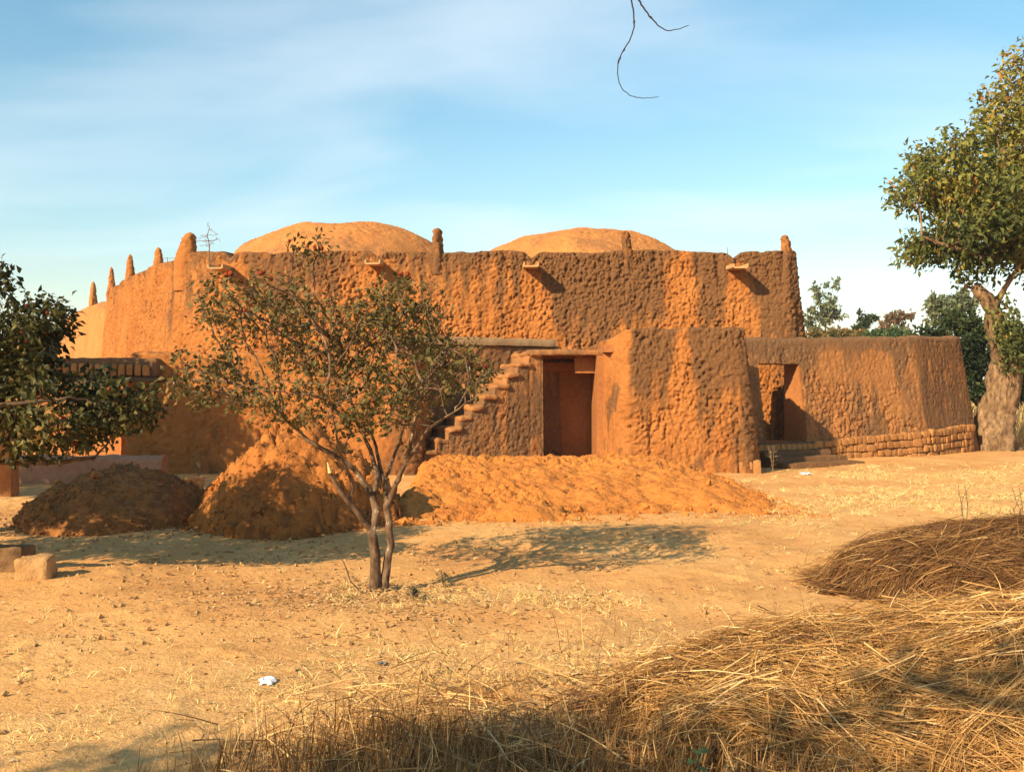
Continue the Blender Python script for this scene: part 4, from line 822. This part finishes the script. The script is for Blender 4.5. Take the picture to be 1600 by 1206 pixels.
# --- trees out of the picture whose shade falls into it
def shade_tree(label, trunkpos, lobes, n, size, leafn_, step=0.25, group='shade trees beside the yard', polys_extra=()):
    x, y = trunkpos; c = np.mean([l[:3] for l in lobes], 0)
    polys = [[(x, y, gz(x, y)-0.1, 0.26), (x+0.1, y, 1.5, 0.2), (c[0]*0.3+x*0.7, c[1]*0.3+y*0.7, 2.9, 0.15), (c[0]*0.6+x*0.4, c[1]*0.6+y*0.4, c[2]-0.6, 0.1)]]
    for l in lobes: polys.append([polys[0][-1][:3]+(0.07,), tuple(np.array(l[:3])*0.5+np.array(polys[0][-1][:3])*0.5)+(0.05,), tuple(l[:3])+(0.03,)])
    return make_tree('shade_tree', label, group, polys, lobes, n, step, 2.5, step*1.5, 0.006, M['leaf_left'], M['bark_dark'], size, leafn_*800, sub=0.2, spread=0.18, leafr=1.6, width=0.5)
shade_tree('leafy shade tree standing left of the gateway', (-12.6, 14.6), [(-12.2, 15.2, 4.6, 2.2, 1.6, 1.1), (-10.8, 15.7, 4.2, 1.5, 1.2, 0.9), (-13.0, 13.8, 4.4, 1.5, 1.5, 1.0), (-12.4, 12.0, 4.6, 1.7, 1.5, 0.9), (-11.2, 11.4, 4.3, 1.1, 1.0, 0.7)], 800, 0.20, 22)
shade_tree('leafy shade tree standing left of the shaded earth mound', (-8.9, 9.6), [(-8.0, 10.2, 2.9, 1.15, 1.2, 0.6), (-8.7, 9.2, 3.2, 1.2, 1.2, 0.6)], 400, 0.17, 12)
oroot = shade_tree('overhanging tree whose thin bare twigs dangle against the sky', (1.6, -5.2), [(-1.0, 2.0, 5.5, 0.8, 0.7, 0.45), (0.2, 2.7, 5.3, 0.75, 0.5, 0.35), (-6.0, -1.9, 5.1, 1.2, 0.45, 0.5), (-8.2, -2.3, 5.0, 1.0, 0.5, 0.5), (-4.0, -1.6, 5.3, 0.9, 0.35, 0.3), (-2.2, -1.3, 5.4, 0.8, 0.35, 0.3)], 520, 0.13, 6, 0.2)[0]
def resample3(p, st):
    c_ = np.concatenate([[0], np.cumsum(np.linalg.norm(np.diff(p, axis=0), axis=1))]); u = np.arange(0, c_[-1], st); return np.stack([np.interp(u, c_, p[:, k]) for k in range(3)], 1)
def twig(pl, r0, r1):
    pts = np.array([tuple(P(a, c, 5.2+d)) for a, c, d in pl]); pts = np.array(smooth_path(pts, 2))
    pts = resample3(pts, 0.012); n = len(pts); pts = pts+rng.normal(0, .0012, (n, 3)); return tubes(pts, np.arange(n)-1, np.linspace(r0, r1, n)*(1+0.7*(rng.random(n) > .93)))
for pl in ([(955, -260, -.4), (968, -90, -.1), (984, -10, 0), (992, 28, 0), (988, 58, 0), (966, 92, 0), (964, 118, 0), (972, 143, 0), (996, 155, 0), (1031, 152, 0)], [(968, -90, -.1), (995, 0, 0), (1018, 30, 0), (1036, 48, 0), (1052, 49, 0), (1077, 40, 0)]):
    Vt, Ft = twig(pl, 0.0075, 0.0016); obj('twig', Vt, Ft, M['twig'], oroot)

# dry twiggy shrubs on the roof and in the yard
def shrub(name, label, cat, base, polys, lobes, n, step, mat, tip=0.004, group=None):
    root = empty(name, base, label, cat, group); nd, pr, rd = limbs(polys, 0.1); nodes, par = colonize(nd, pr, lobe_pts(lobes, n), step, 1.5, step*1.6)
    V, Fq = tubes(nodes, par, radii(nodes, par, rd, tip)); obj('stem', V, Fq, M[mat], root); return root
q = P(326, 392, 22.6); shrub('dry_shrub', 'leafless grey twiggy shrub growing on the parapet beside the corner spike', 'shrub', (q.x, q.y, q.z-0.25), [[(q.x, q.y, q.z-0.25, 0.018), (q.x+0.02, q.y, q.z+0.1, 0.014), (q.x-0.03, q.y, q.z+0.35, 0.010), (q.x+.03, q.y, q.z+.5, .007)]], [(q.x, q.y, q.z+0.25, 0.34, 0.15, 0.2), (q.x, q.y, q.z+0.55, 0.12, 0.1, 0.16)], 160, 0.045, 'dry_twig', 0.005)
q = P(262, 410, 24); shrub('dry_shrub', 'low wisp of dry twigs between two of the roof spikes', 'shrub', (q.x, q.y, q.z-0.1), [[(q.x, q.y, q.z-0.1, 0.01), (q.x, q.y, q.z+0.1, 0.008)]], [(q.x, q.y, q.z+0.1, 0.3, 0.1, 0.1)], 25, 0.06, 'dry_twig', 0.005)
q = P(1137, 392, 22.3); shrub('dry_shrub', 'tiny dry tuft on the parapet above the spout near the right corner', 'shrub', (q.x, q.y, q.z-0.1), [[(q.x, q.y, q.z-0.1, 0.008), (q.x, q.y, q.z+0.06, 0.006)]], [(q.x, q.y, q.z+0.08, 0.1, 0.06, 0.05)], 16, 0.04, 'dry_twig', 0.004)
xs_, ys_ = -1.25, 8.35; shrub('dry_sapling', 'thin bent dry sapling beside the small tree', 'shrub', (xs_, ys_, gz(xs_, ys_)), [[(xs_, ys_, gz(xs_, ys_)-.02, .008), (xs_-.10, ys_, .12, .007), (xs_-.14, ys_, .22, .006), (xs_-.2, ys_, .36, .004), (xs_-.36, ys_, .42, .003)]], [(xs_-.15, ys_, .2, .06, .04, .05)], 6, 0.04, 'dark_wood' if 0 else 'bark_dark', 0.003)
def weed(px, py, h, n, label, mat='grass_dry', name='dry_weed', cat='weed', spread=0.25, group=None):
    Yw = CZ*F/(py-H0); X = (px-800)/F*Yw; z = gz(X, Yw); root = empty(name, (X, Yw, z), label, cat, group)
    polys = [[(X, Yw, z-.03, .006), (X+random.uniform(-.1, .1)*h, Yw, z+h*.6, .005), (X+random.uniform(-.2, .2)*h, Yw, z+h, .003)] for _ in range(n)]
    pl0 = polys[0]; nd, pr, rd = limbs(polys, 0.08); nodes, par = colonize(nd, pr, lobe_pts([(X, Yw, z+h*.6, spread*h, spread*h, h*.35)], 60), 0.05*max(h, .4), 1, 0.09*h, 30)
    V, Fq = tubes(nodes, par, radii(nodes, par, rd, .0022)); obj('stem', V, Fq, M['dry_twig'], root)
    k_ = rng.choice(len(nodes), 60); V, Fq, tt = leafmesh(nodes[k_], rng.normal(0, 1, (60, 3)), 0.05*max(h, .5), rng.random(60), 0.1, 0.3); o = obj('foliage', V, Fq, M[mat], root, {'tint': tt}, smooth=False); o['kind'] = 'stuff'
weed(1508, 826, 0.55, 3, 'tall thin dry weed with bare stalks behind the dark straw heap')
weed(1590, 842, 0.60, 4, 'bushy dry weed behind the dark straw heap, beyond the thin weed')
weed(1208, 738, 0.55, 5, 'dry weed growing in the shade at the foot of the annexe corner', spread=0.3)
weed(692, 915, 0.13, 4, 'little green weed on the grassy rise beside the small tree', 'leaf_weed', 'green_weed', spread=0.6)
weed(645, 938, 0.10, 4, 'little green weed close to the stems of the small tree', 'leaf_weed', 'green_weed', spread=0.6)
weed(310, 748, 0.45, 5, 'dark green weed beside the small mud block', 'leaf_mango', 'green_weed', spread=0.35)

# ------------------------------------------------------------------ far mast
mx, my = (1378-800)/F*420, 420.0; mz = CZ+(H0-440)/F*420
mast = empty('radio_mast', (mx, my, 0), 'thin pale lattice radio mast far beyond the compound wall', 'mast')
for k in range(3):
    a = k*2.094; w0, w1 = 1.0, 0.35
    V, Fq = tubes(np.array([(mx+w0*math.cos(a), my+w0*math.sin(a), 0), (mx+w1*math.cos(a), my+w1*math.sin(a), mz)]), np.array([-1, 0]), np.array([.13, .09])); obj('leg', V, Fq, M['mast'], mast)
lat = []
for i in range(20):
    za, zb = mz*i/20, mz*(i+1)/20; wa, wb = 1.0-0.65*i/20, 1.0-0.65*(i+1)/20
    for k in range(3):
        a, a2 = k*2.094, (k+1)*2.094; lat.append(tubes(np.array([(mx+wa*math.cos(a), my+wa*math.sin(a), za), (mx+wb*math.cos(a2), my+wb*math.sin(a2), zb)]), np.array([-1, 0]), np.array([.06, .06])))
o_ = 0; VV = []; FF = []
for a, b3 in lat: VV.append(a); FF.append(b3+o_); o_ += len(a)
obj('bracing', np.concatenate(VV), np.concatenate(FF), M['mast'], mast)

# ------------------------------------------------------------------ straw and grass
def blades(root, d, length, w, sag, nseg=3, tint=None, follow=None, lift=0.0, tilt=None, curl_=0.12):
    """flat blades: root (n,3), unit direction (n,3); sag bends them down along their length; follow drapes them on a height function"""
    n = len(root); t_ = np.linspace(0, 1, nseg+1); side = np.cross(d, rng.normal(0, 1, (n, 3))); side /= np.linalg.norm(side, axis=1, keepdims=True)+1e-9
    V = np.zeros((n, nseg+1, 2, 3)); curl = rng.normal(0, curl_, (n, 3)); curl[:, 2] *= 0.5
    for k, u in enumerate(t_):
        p = root+d*(length*u)[:, None]+curl*(length*u*u)[:, None]; p[:, 2] -= sag*length*u*u
        if follow is not None:
            p[:, 2] = follow(p[:, 0], p[:, 1])+lift+(0.25*length*np.maximum(0, d[:, 2]))*u+(0 if tilt is None else tilt*(u-0.5)*length)
        ww = (w*(1-0.75*u))[:, None]*side*0.5
        V[:, k, 0] = p-ww; V[:, k, 1] = p+ww
    o = np.arange(n)*(nseg+1)*2; Fq = np.concatenate([np.stack([o+2*k, o+2*k+1, o+2*k+3, o+2*k+2], 1) for k in range(nseg)])
    tint = rng.random(n) if tint is None else np.clip(tint, 0, 1)
    return V.reshape(-1, 3), Fq, np.repeat(tint, (nseg+1)*2)
def join(parts):
    V, Fq, T_ = [], [], []; o = 0
    for a, b3, c in parts: V.append(a); Fq.append(b3+o); T_.append(c); o += len(a)
    return np.concatenate(V), np.concatenate(Fq), np.concatenate(T_)
def unit(v): return v/np.linalg.norm(v, axis=1, keepdims=True)

def heapA(x, y):
    d = np.sqrt(((x-4.75)/2.0)**2+((y-8.75)/1.15)**2)+(fbm(v3(x, y, x*0), 1.4, 3, 19)-0.5)*0.35; return G(x, y)+0.54*np.power(np.clip(1-d, 0, 1), 0.34)
def heapB(x, y):
    d = np.sqrt(((x-3.3)/2.75)**2+((y-5.25)/1.35)**2)+(fbm(v3(x, y, x*0), 1.2, 3, 29)-0.5)*0.35; return G(x, y)+0.56*np.power(np.clip(1-d, 0, 1), 0.52)
def straw_heap(name, label, hf, cx, cy, rx, ry, n, mat, coremat, ang, angs, lmin, lmax, sticks, tintbias=0.0):
    root = empty(name, (cx, cy, 0), label, 'straw heap')
    xs = np.linspace(cx-rx*1.1, cx+rx*1.1, 120); ys = np.linspace(cy-ry*1.2, cy+ry*1.2, 80); A, Bq = np.meshgrid(xs, ys, indexing='ij')
    h = hf(A.ravel(), Bq.ravel()); g = G(A.ravel(), Bq.ravel()); z = np.where(h-g > 0.01, h-0.03, g-0.1)
    V = v3(A.ravel(), Bq.ravel(), z); obj('core', V, grid_faces(120, 80), coremat, root, {'tint': np.clip(0.25+0.5*(fbm(V, 9, 3, 3)-0.5), 0, 1)})
    parts = []
    nb = n//28; th_ = rng.random(nb)*2*np.pi; r = np.sqrt(rng.random(nb)); bx_ = cx+rx*r*np.cos(th_); by_ = cy+ry*r*np.sin(th_)
    ba = ang+rng.normal(0, angs, nb)+1.2*(fbm(v3(bx_, by_, bx_*0), 1.3, 2, 4)-0.5)+np.pi*(rng.random(nb) < 0.5); bl = rng.uniform(lmin, lmax, nb); bt_ = rng.normal(0, 0.16, nb); blf = rng.random(nb)**1.6*0.10
    k_ = rng.integers(0, nb, n); a = ba[k_]+rng.normal(0, 0.16, n); L_ = bl[k_]*rng.uniform(.6, 1.2, n); d = v3(np.cos(a), np.sin(a), np.maximum(0, rng.normal(0.02, 0.16, n)))
    x = bx_[k_]+rng.normal(0, .055, n)-np.cos(a)*L_*0.5; y = by_[k_]+rng.normal(0, .055, n)-np.sin(a)*L_*0.5
    lift = blf[k_]*rng.random(n)-0.015
    tn_ = 0.38+tintbias+bt_[k_]+0.5*(fbm(v3(x, y, x*0), 2.5, 3, 6)-0.5)+rng.normal(0, 0.2, n)
    parts.append(blades(v3(x, y, x*0), d, L_, rng.uniform(0.003, 0.0085, n)*(1+0.5*(rng.random(n) > .93)), 0, 4, tn_, hf, lift, rng.normal(0, .13, n), 0.07))
    # stray stalks poking out
    x = cx+rx*0.95*rng.uniform(-1, 1, sticks); y = cy+ry*0.95*rng.uniform(-1, 1, sticks); d = unit(v3(rng.normal(0, 1, sticks), rng.normal(0, .7, sticks), rng.uniform(0.0, 0.5, sticks)))
    parts.append(blades(v3(x, y, hf(x, y)-0.02), d, rng.uniform(0.12, 0.40, sticks), rng.uniform(.004, .008, sticks), 0.35, 4, 0.5+rng.normal(0, .3, sticks)))
    V, Fq, tt = join(parts); o = obj('straw', V, Fq, mat, root, {'tint': tt}, smooth=False); o['kind'] = 'stuff'
    return root
straw_heap('straw_heap', 'rounded dark brown heap of old straw beyond the paler cut grass', heapA, 4.75, 8.75, 2.0, 1.15, 46000, M['straw_dark'], M['straw_dark'], -0.05, 0.55, 0.15, 0.75, 8000, -0.12)  # darker straw and tint bias: part of the heap's shade is in its colour
straw_heap('cut_grass_heap', 'wide pale heap of freshly cut long grass with loose stalks', heapB, 3.3, 5.25, 2.75, 1.35, 52000, M['straw'], M['straw_dark'], 0.1, 1.0, 0.12, 0.8, 9000, 0.0)

# standing stubble along the near edge
n = 22000; x = rng.uniform(-2.6, 3.4, n); y = rng.uniform(3.7, 5.6, n)
dens = sstep(-1.6, -0.7, x+0.8*(fbm(v3(x, y, x*0), 1.2, 3, 51)-0.5))*sstep(5.3, 4.6, y-0.12*x+0.9*(fbm(v3(x, y, x*0), 1.5, 3, 52)-0.5)); k = rng.random(n) < dens; x, y = x[k], y[k]; n = len(x)
d = unit(v3(rng.normal(0.05, .28, n), rng.normal(0, .22, n), np.ones(n)))
p1 = blades(v3(x, y, G(x, y)-0.02), d, rng.uniform(0.08, 0.27, n), rng.uniform(.005, .011, n), 0.05, 3, 0.50+rng.normal(0, .25, n), curl_=0.06)
n = 9000; x = rng.uniform(-1.9, 3.4, n); y = rng.uniform(3.7, 6.3, n); dens = sstep(-1.7, 0.2, x)*sstep(6.2, 4.8, y+0.8*(fbm(v3(x, y, x*0), 1.5, 3, 53)-0.5)); k = rng.random(n) < dens; x, y = x[k], y[k]; n = len(x); a = rng.random(n)*6.28
d = unit(v3(np.cos(a), np.sin(a), rng.uniform(0.0, 0.6, n))); p2 = blades(v3(x, y, G(x, y)+rng.uniform(0, .10, n)), d, rng.uniform(0.08, 0.45, n), rng.uniform(.004, .010, n), 0.12, 4, 0.65+rng.normal(0, .28, n), curl_=0.06)
n = 420; x = rng.uniform(-.8, 3.0, n); y = rng.uniform(4.2, 6.9, n); d = unit(v3(rng.normal(0, .5, n), rng.normal(0, .3, n), np.ones(n))); p3 = blades(v3(x, y, G(x, y)), d, rng.uniform(0.12, 0.42, n), rng.uniform(.003, .006, n), 0.2, 6, 0.6+rng.normal(0, .3, n))
V, Fq, tt = join([p1, p2, p3]); o = obj('dry_stubble', V, Fq, M['straw_dark'], None, {'tint': tt}, smooth=False)
tag(o, 'standing brown stubble and fallen stalks of cut dry grass', 'grass', kind='stuff')

# short dry grass over the yard
nt_ = 85000; x = rng.uniform(-8, 12, nt_); y = 3.6+rng.random(nt_)**1.7*18; k = rng.random(nt_) < grassy(x, y)**1.3*0.42; x, y = x[k], y[k]; nt_ = len(x)
per = 13; tl = np.repeat(rng.uniform(0.5, 1.5, nt_), per); ttn = np.repeat(rng.normal(0, .14, nt_), per); x = np.repeat(x, per); y = np.repeat(y, per); n = len(x); x = x+rng.normal(0, .022, n); y = y+rng.normal(0, .022, n)
d = unit(v3(rng.normal(0, .65, n), rng.normal(0, .6, n), rng.uniform(.2, 1, n))); sc = (1+0.05*(y-5))*tl
V, Fq, tt = blades(v3(x, y, G(x, y)-0.005), d, rng.uniform(0.03, 0.11, n)*sc, rng.uniform(.003, .007, n)*(1+0.05*(y-5)), 0.5, 2, 0.5+ttn+rng.normal(0, .2, n))
tag(obj('dry_grass', V, Fq, M['grass_dry'], None, {'tint': tt}, smooth=False), 'short pale dry grass scattered in patches over the sandy yard', 'grass', kind='stuff')
# tall dry grass field beyond the big tree
n = 9000; x = rng.uniform(12.6, 24, n); y = rng.uniform(26.5, 40, n); d = unit(v3(rng.normal(0, .2, n), rng.normal(0, .2, n), np.ones(n)))
V, Fq, tt = blades(v3(x, y, G(x, y)-.02), d, rng.uniform(0.7, 1.5, n), rng.uniform(.02, .04, n), 0.2, 3, 0.35+rng.normal(0, .25, n))
tag(obj('tall_grass', V, Fq, M['grass_dry'], None, {'tint': tt}, smooth=False), 'tall dry grass growing beyond the thick trunk', 'grass', kind='stuff')

# pebbles and crumbs, fallen leaves
def scatter_stones(n, mat, name, label, smin, smax, pw, region, densf=None):
    x = rng.uniform(region[0], region[1], n); y = region[2]+rng.random(n)**1.6*(region[3]-region[2])
    if densf is not None: k = rng.random(n) < densf(x, y); x, y = x[k], y[k]; n = len(x)
    base = np.array([(1, 0, 0), (-.5, .87, 0), (-.5, -.87, 0), (.3, .2, .75), (0, 0, -.5)], float); fc = np.array([[0, 1, 3], [1, 2, 3], [2, 0, 3], [1, 0, 4], [2, 1, 4], [0, 2, 4]])
    s = (smin+(smax-smin)*rng.random(n)**pw)*(0.75+0.05*y); V = base[None]*s[:, None, None]*rng.uniform(.6, 1.4, (n, 5, 3)); a = rng.random(n)*6.28; c, sn = np.cos(a)[:, None], np.sin(a)[:, None]
    W = np.stack([V[:, :, 0]*c-V[:, :, 1]*sn+x[:, None], V[:, :, 0]*sn+V[:, :, 1]*c+y[:, None], V[:, :, 2]+G(x, y)[:, None]+s[:, None]*0.25], 2)
    Fq = (fc[None]+(np.arange(n)*5)[:, None, None]).reshape(-1, 3)
    return tag(obj(name, W.reshape(-1, 3), Fq, mat, None, {'stain': np.repeat(rng.random(n)*0.5, 5)}, smooth=False), label, 'gravel', kind='stuff')
scatter_stones(26000, M['stone'], 'gravel', 'small loose stones and crumbs over the sandy ground', 0.004, 0.028, 4, (-8, 7, 3.6, 14), lambda x, y: 0.15+0.85*sstep(0.42, 0.62, fbm(v3(x, y, x*0), 0.7, 3, 88))*sstep(3, -1, x))
n = 2600; x = np.concatenate([rng.normal(-1.3, .8, n//2), rng.uniform(-5, 3, n-n//2)]); y = np.concatenate([rng.normal(8.1, .5, n//2), rng.uniform(4, 12, n-n//2)])
V, Fq, tt = leafmesh(v3(x, y, G(x, y)+0.012), v3(rng.normal(0, 1, n), rng.normal(0, 1, n), x*0)*2, 0.045, rng.random(n), -0.1, 0.55, 0.15, 2.5)
tag(obj('leaf_litter', V, Fq, M['leaf_dead'], None, {'tint': tt}, smooth=False), 'dead curled leaves fallen around the foot of the small tree', 'leaves', kind='stuff')
# broad green leaves low in the stubble
def sprig(px, py, Yp, label):
    q = P(px, py, Yp); root = empty('green_plant', (q.x, q.y, gz(q.x, q.y)), label, 'plant')
    nodes = np.array([(q.x, q.y, gz(q.x, q.y)-0.02), (q.x+.01, q.y, q.z*0.6), (q.x, q.y, q.z)]); V, Fq = tubes(nodes, np.array([-1, 0, 1]), np.array([.004, .003, .002])); obj('stem', V, Fq, M['leaf_weed'], root, {'tint': np.full(len(V), .5)})
    for k in range(4):
        V, Fq, tt = leafmesh(nodes[[2]]-[0, 0, .02*k], np.array([[math.cos(k*1.7)*2, math.sin(k*1.7)*2-1, .2]]), 0.075, np.array([.4+.1*k]), 0, 0.75, 0.1, 2); obj('leaf', V, Fq, M['leaf_weed'], root, {'tint': tt}, smooth=False)
sprig(1090, 1172, 4.0, 'little plant with broad green leaves in the brown stubble')

# ------------------------------------------------------------------ dusty air
m = bpy.data.materials.new('haze_air'); m.use_nodes = True; t = m.node_tree
for n_ in list(t.nodes):
    if n_.type != 'OUTPUT_MATERIAL': t.nodes.remove(n_)
pv = t.nodes.new('ShaderNodeVolumePrincipled'); pv.inputs['Color'].default_value = (0.80, 0.88, 0.96, 1); pv.inputs['Density'].default_value = 0.0004; pv.inputs['Anisotropy'].default_value = 0.0
t.links.new(pv.outputs[0], [n_ for n_ in t.nodes if n_.type == 'OUTPUT_MATERIAL'][0].inputs['Volume'])
v, f = box_pts(-4500, 4500, -4500, 4500, -1.5, 52, 100000)
w_, inv = np.unique(np.round(v, 3), axis=0, return_inverse=True); f = inv.reshape(-1)[f]
hz = obj('haze', w_, f, m, None, smooth=False); tag(hz, kind='stuff')
tag(hz, 'thin dusty air over the yard', 'haze')
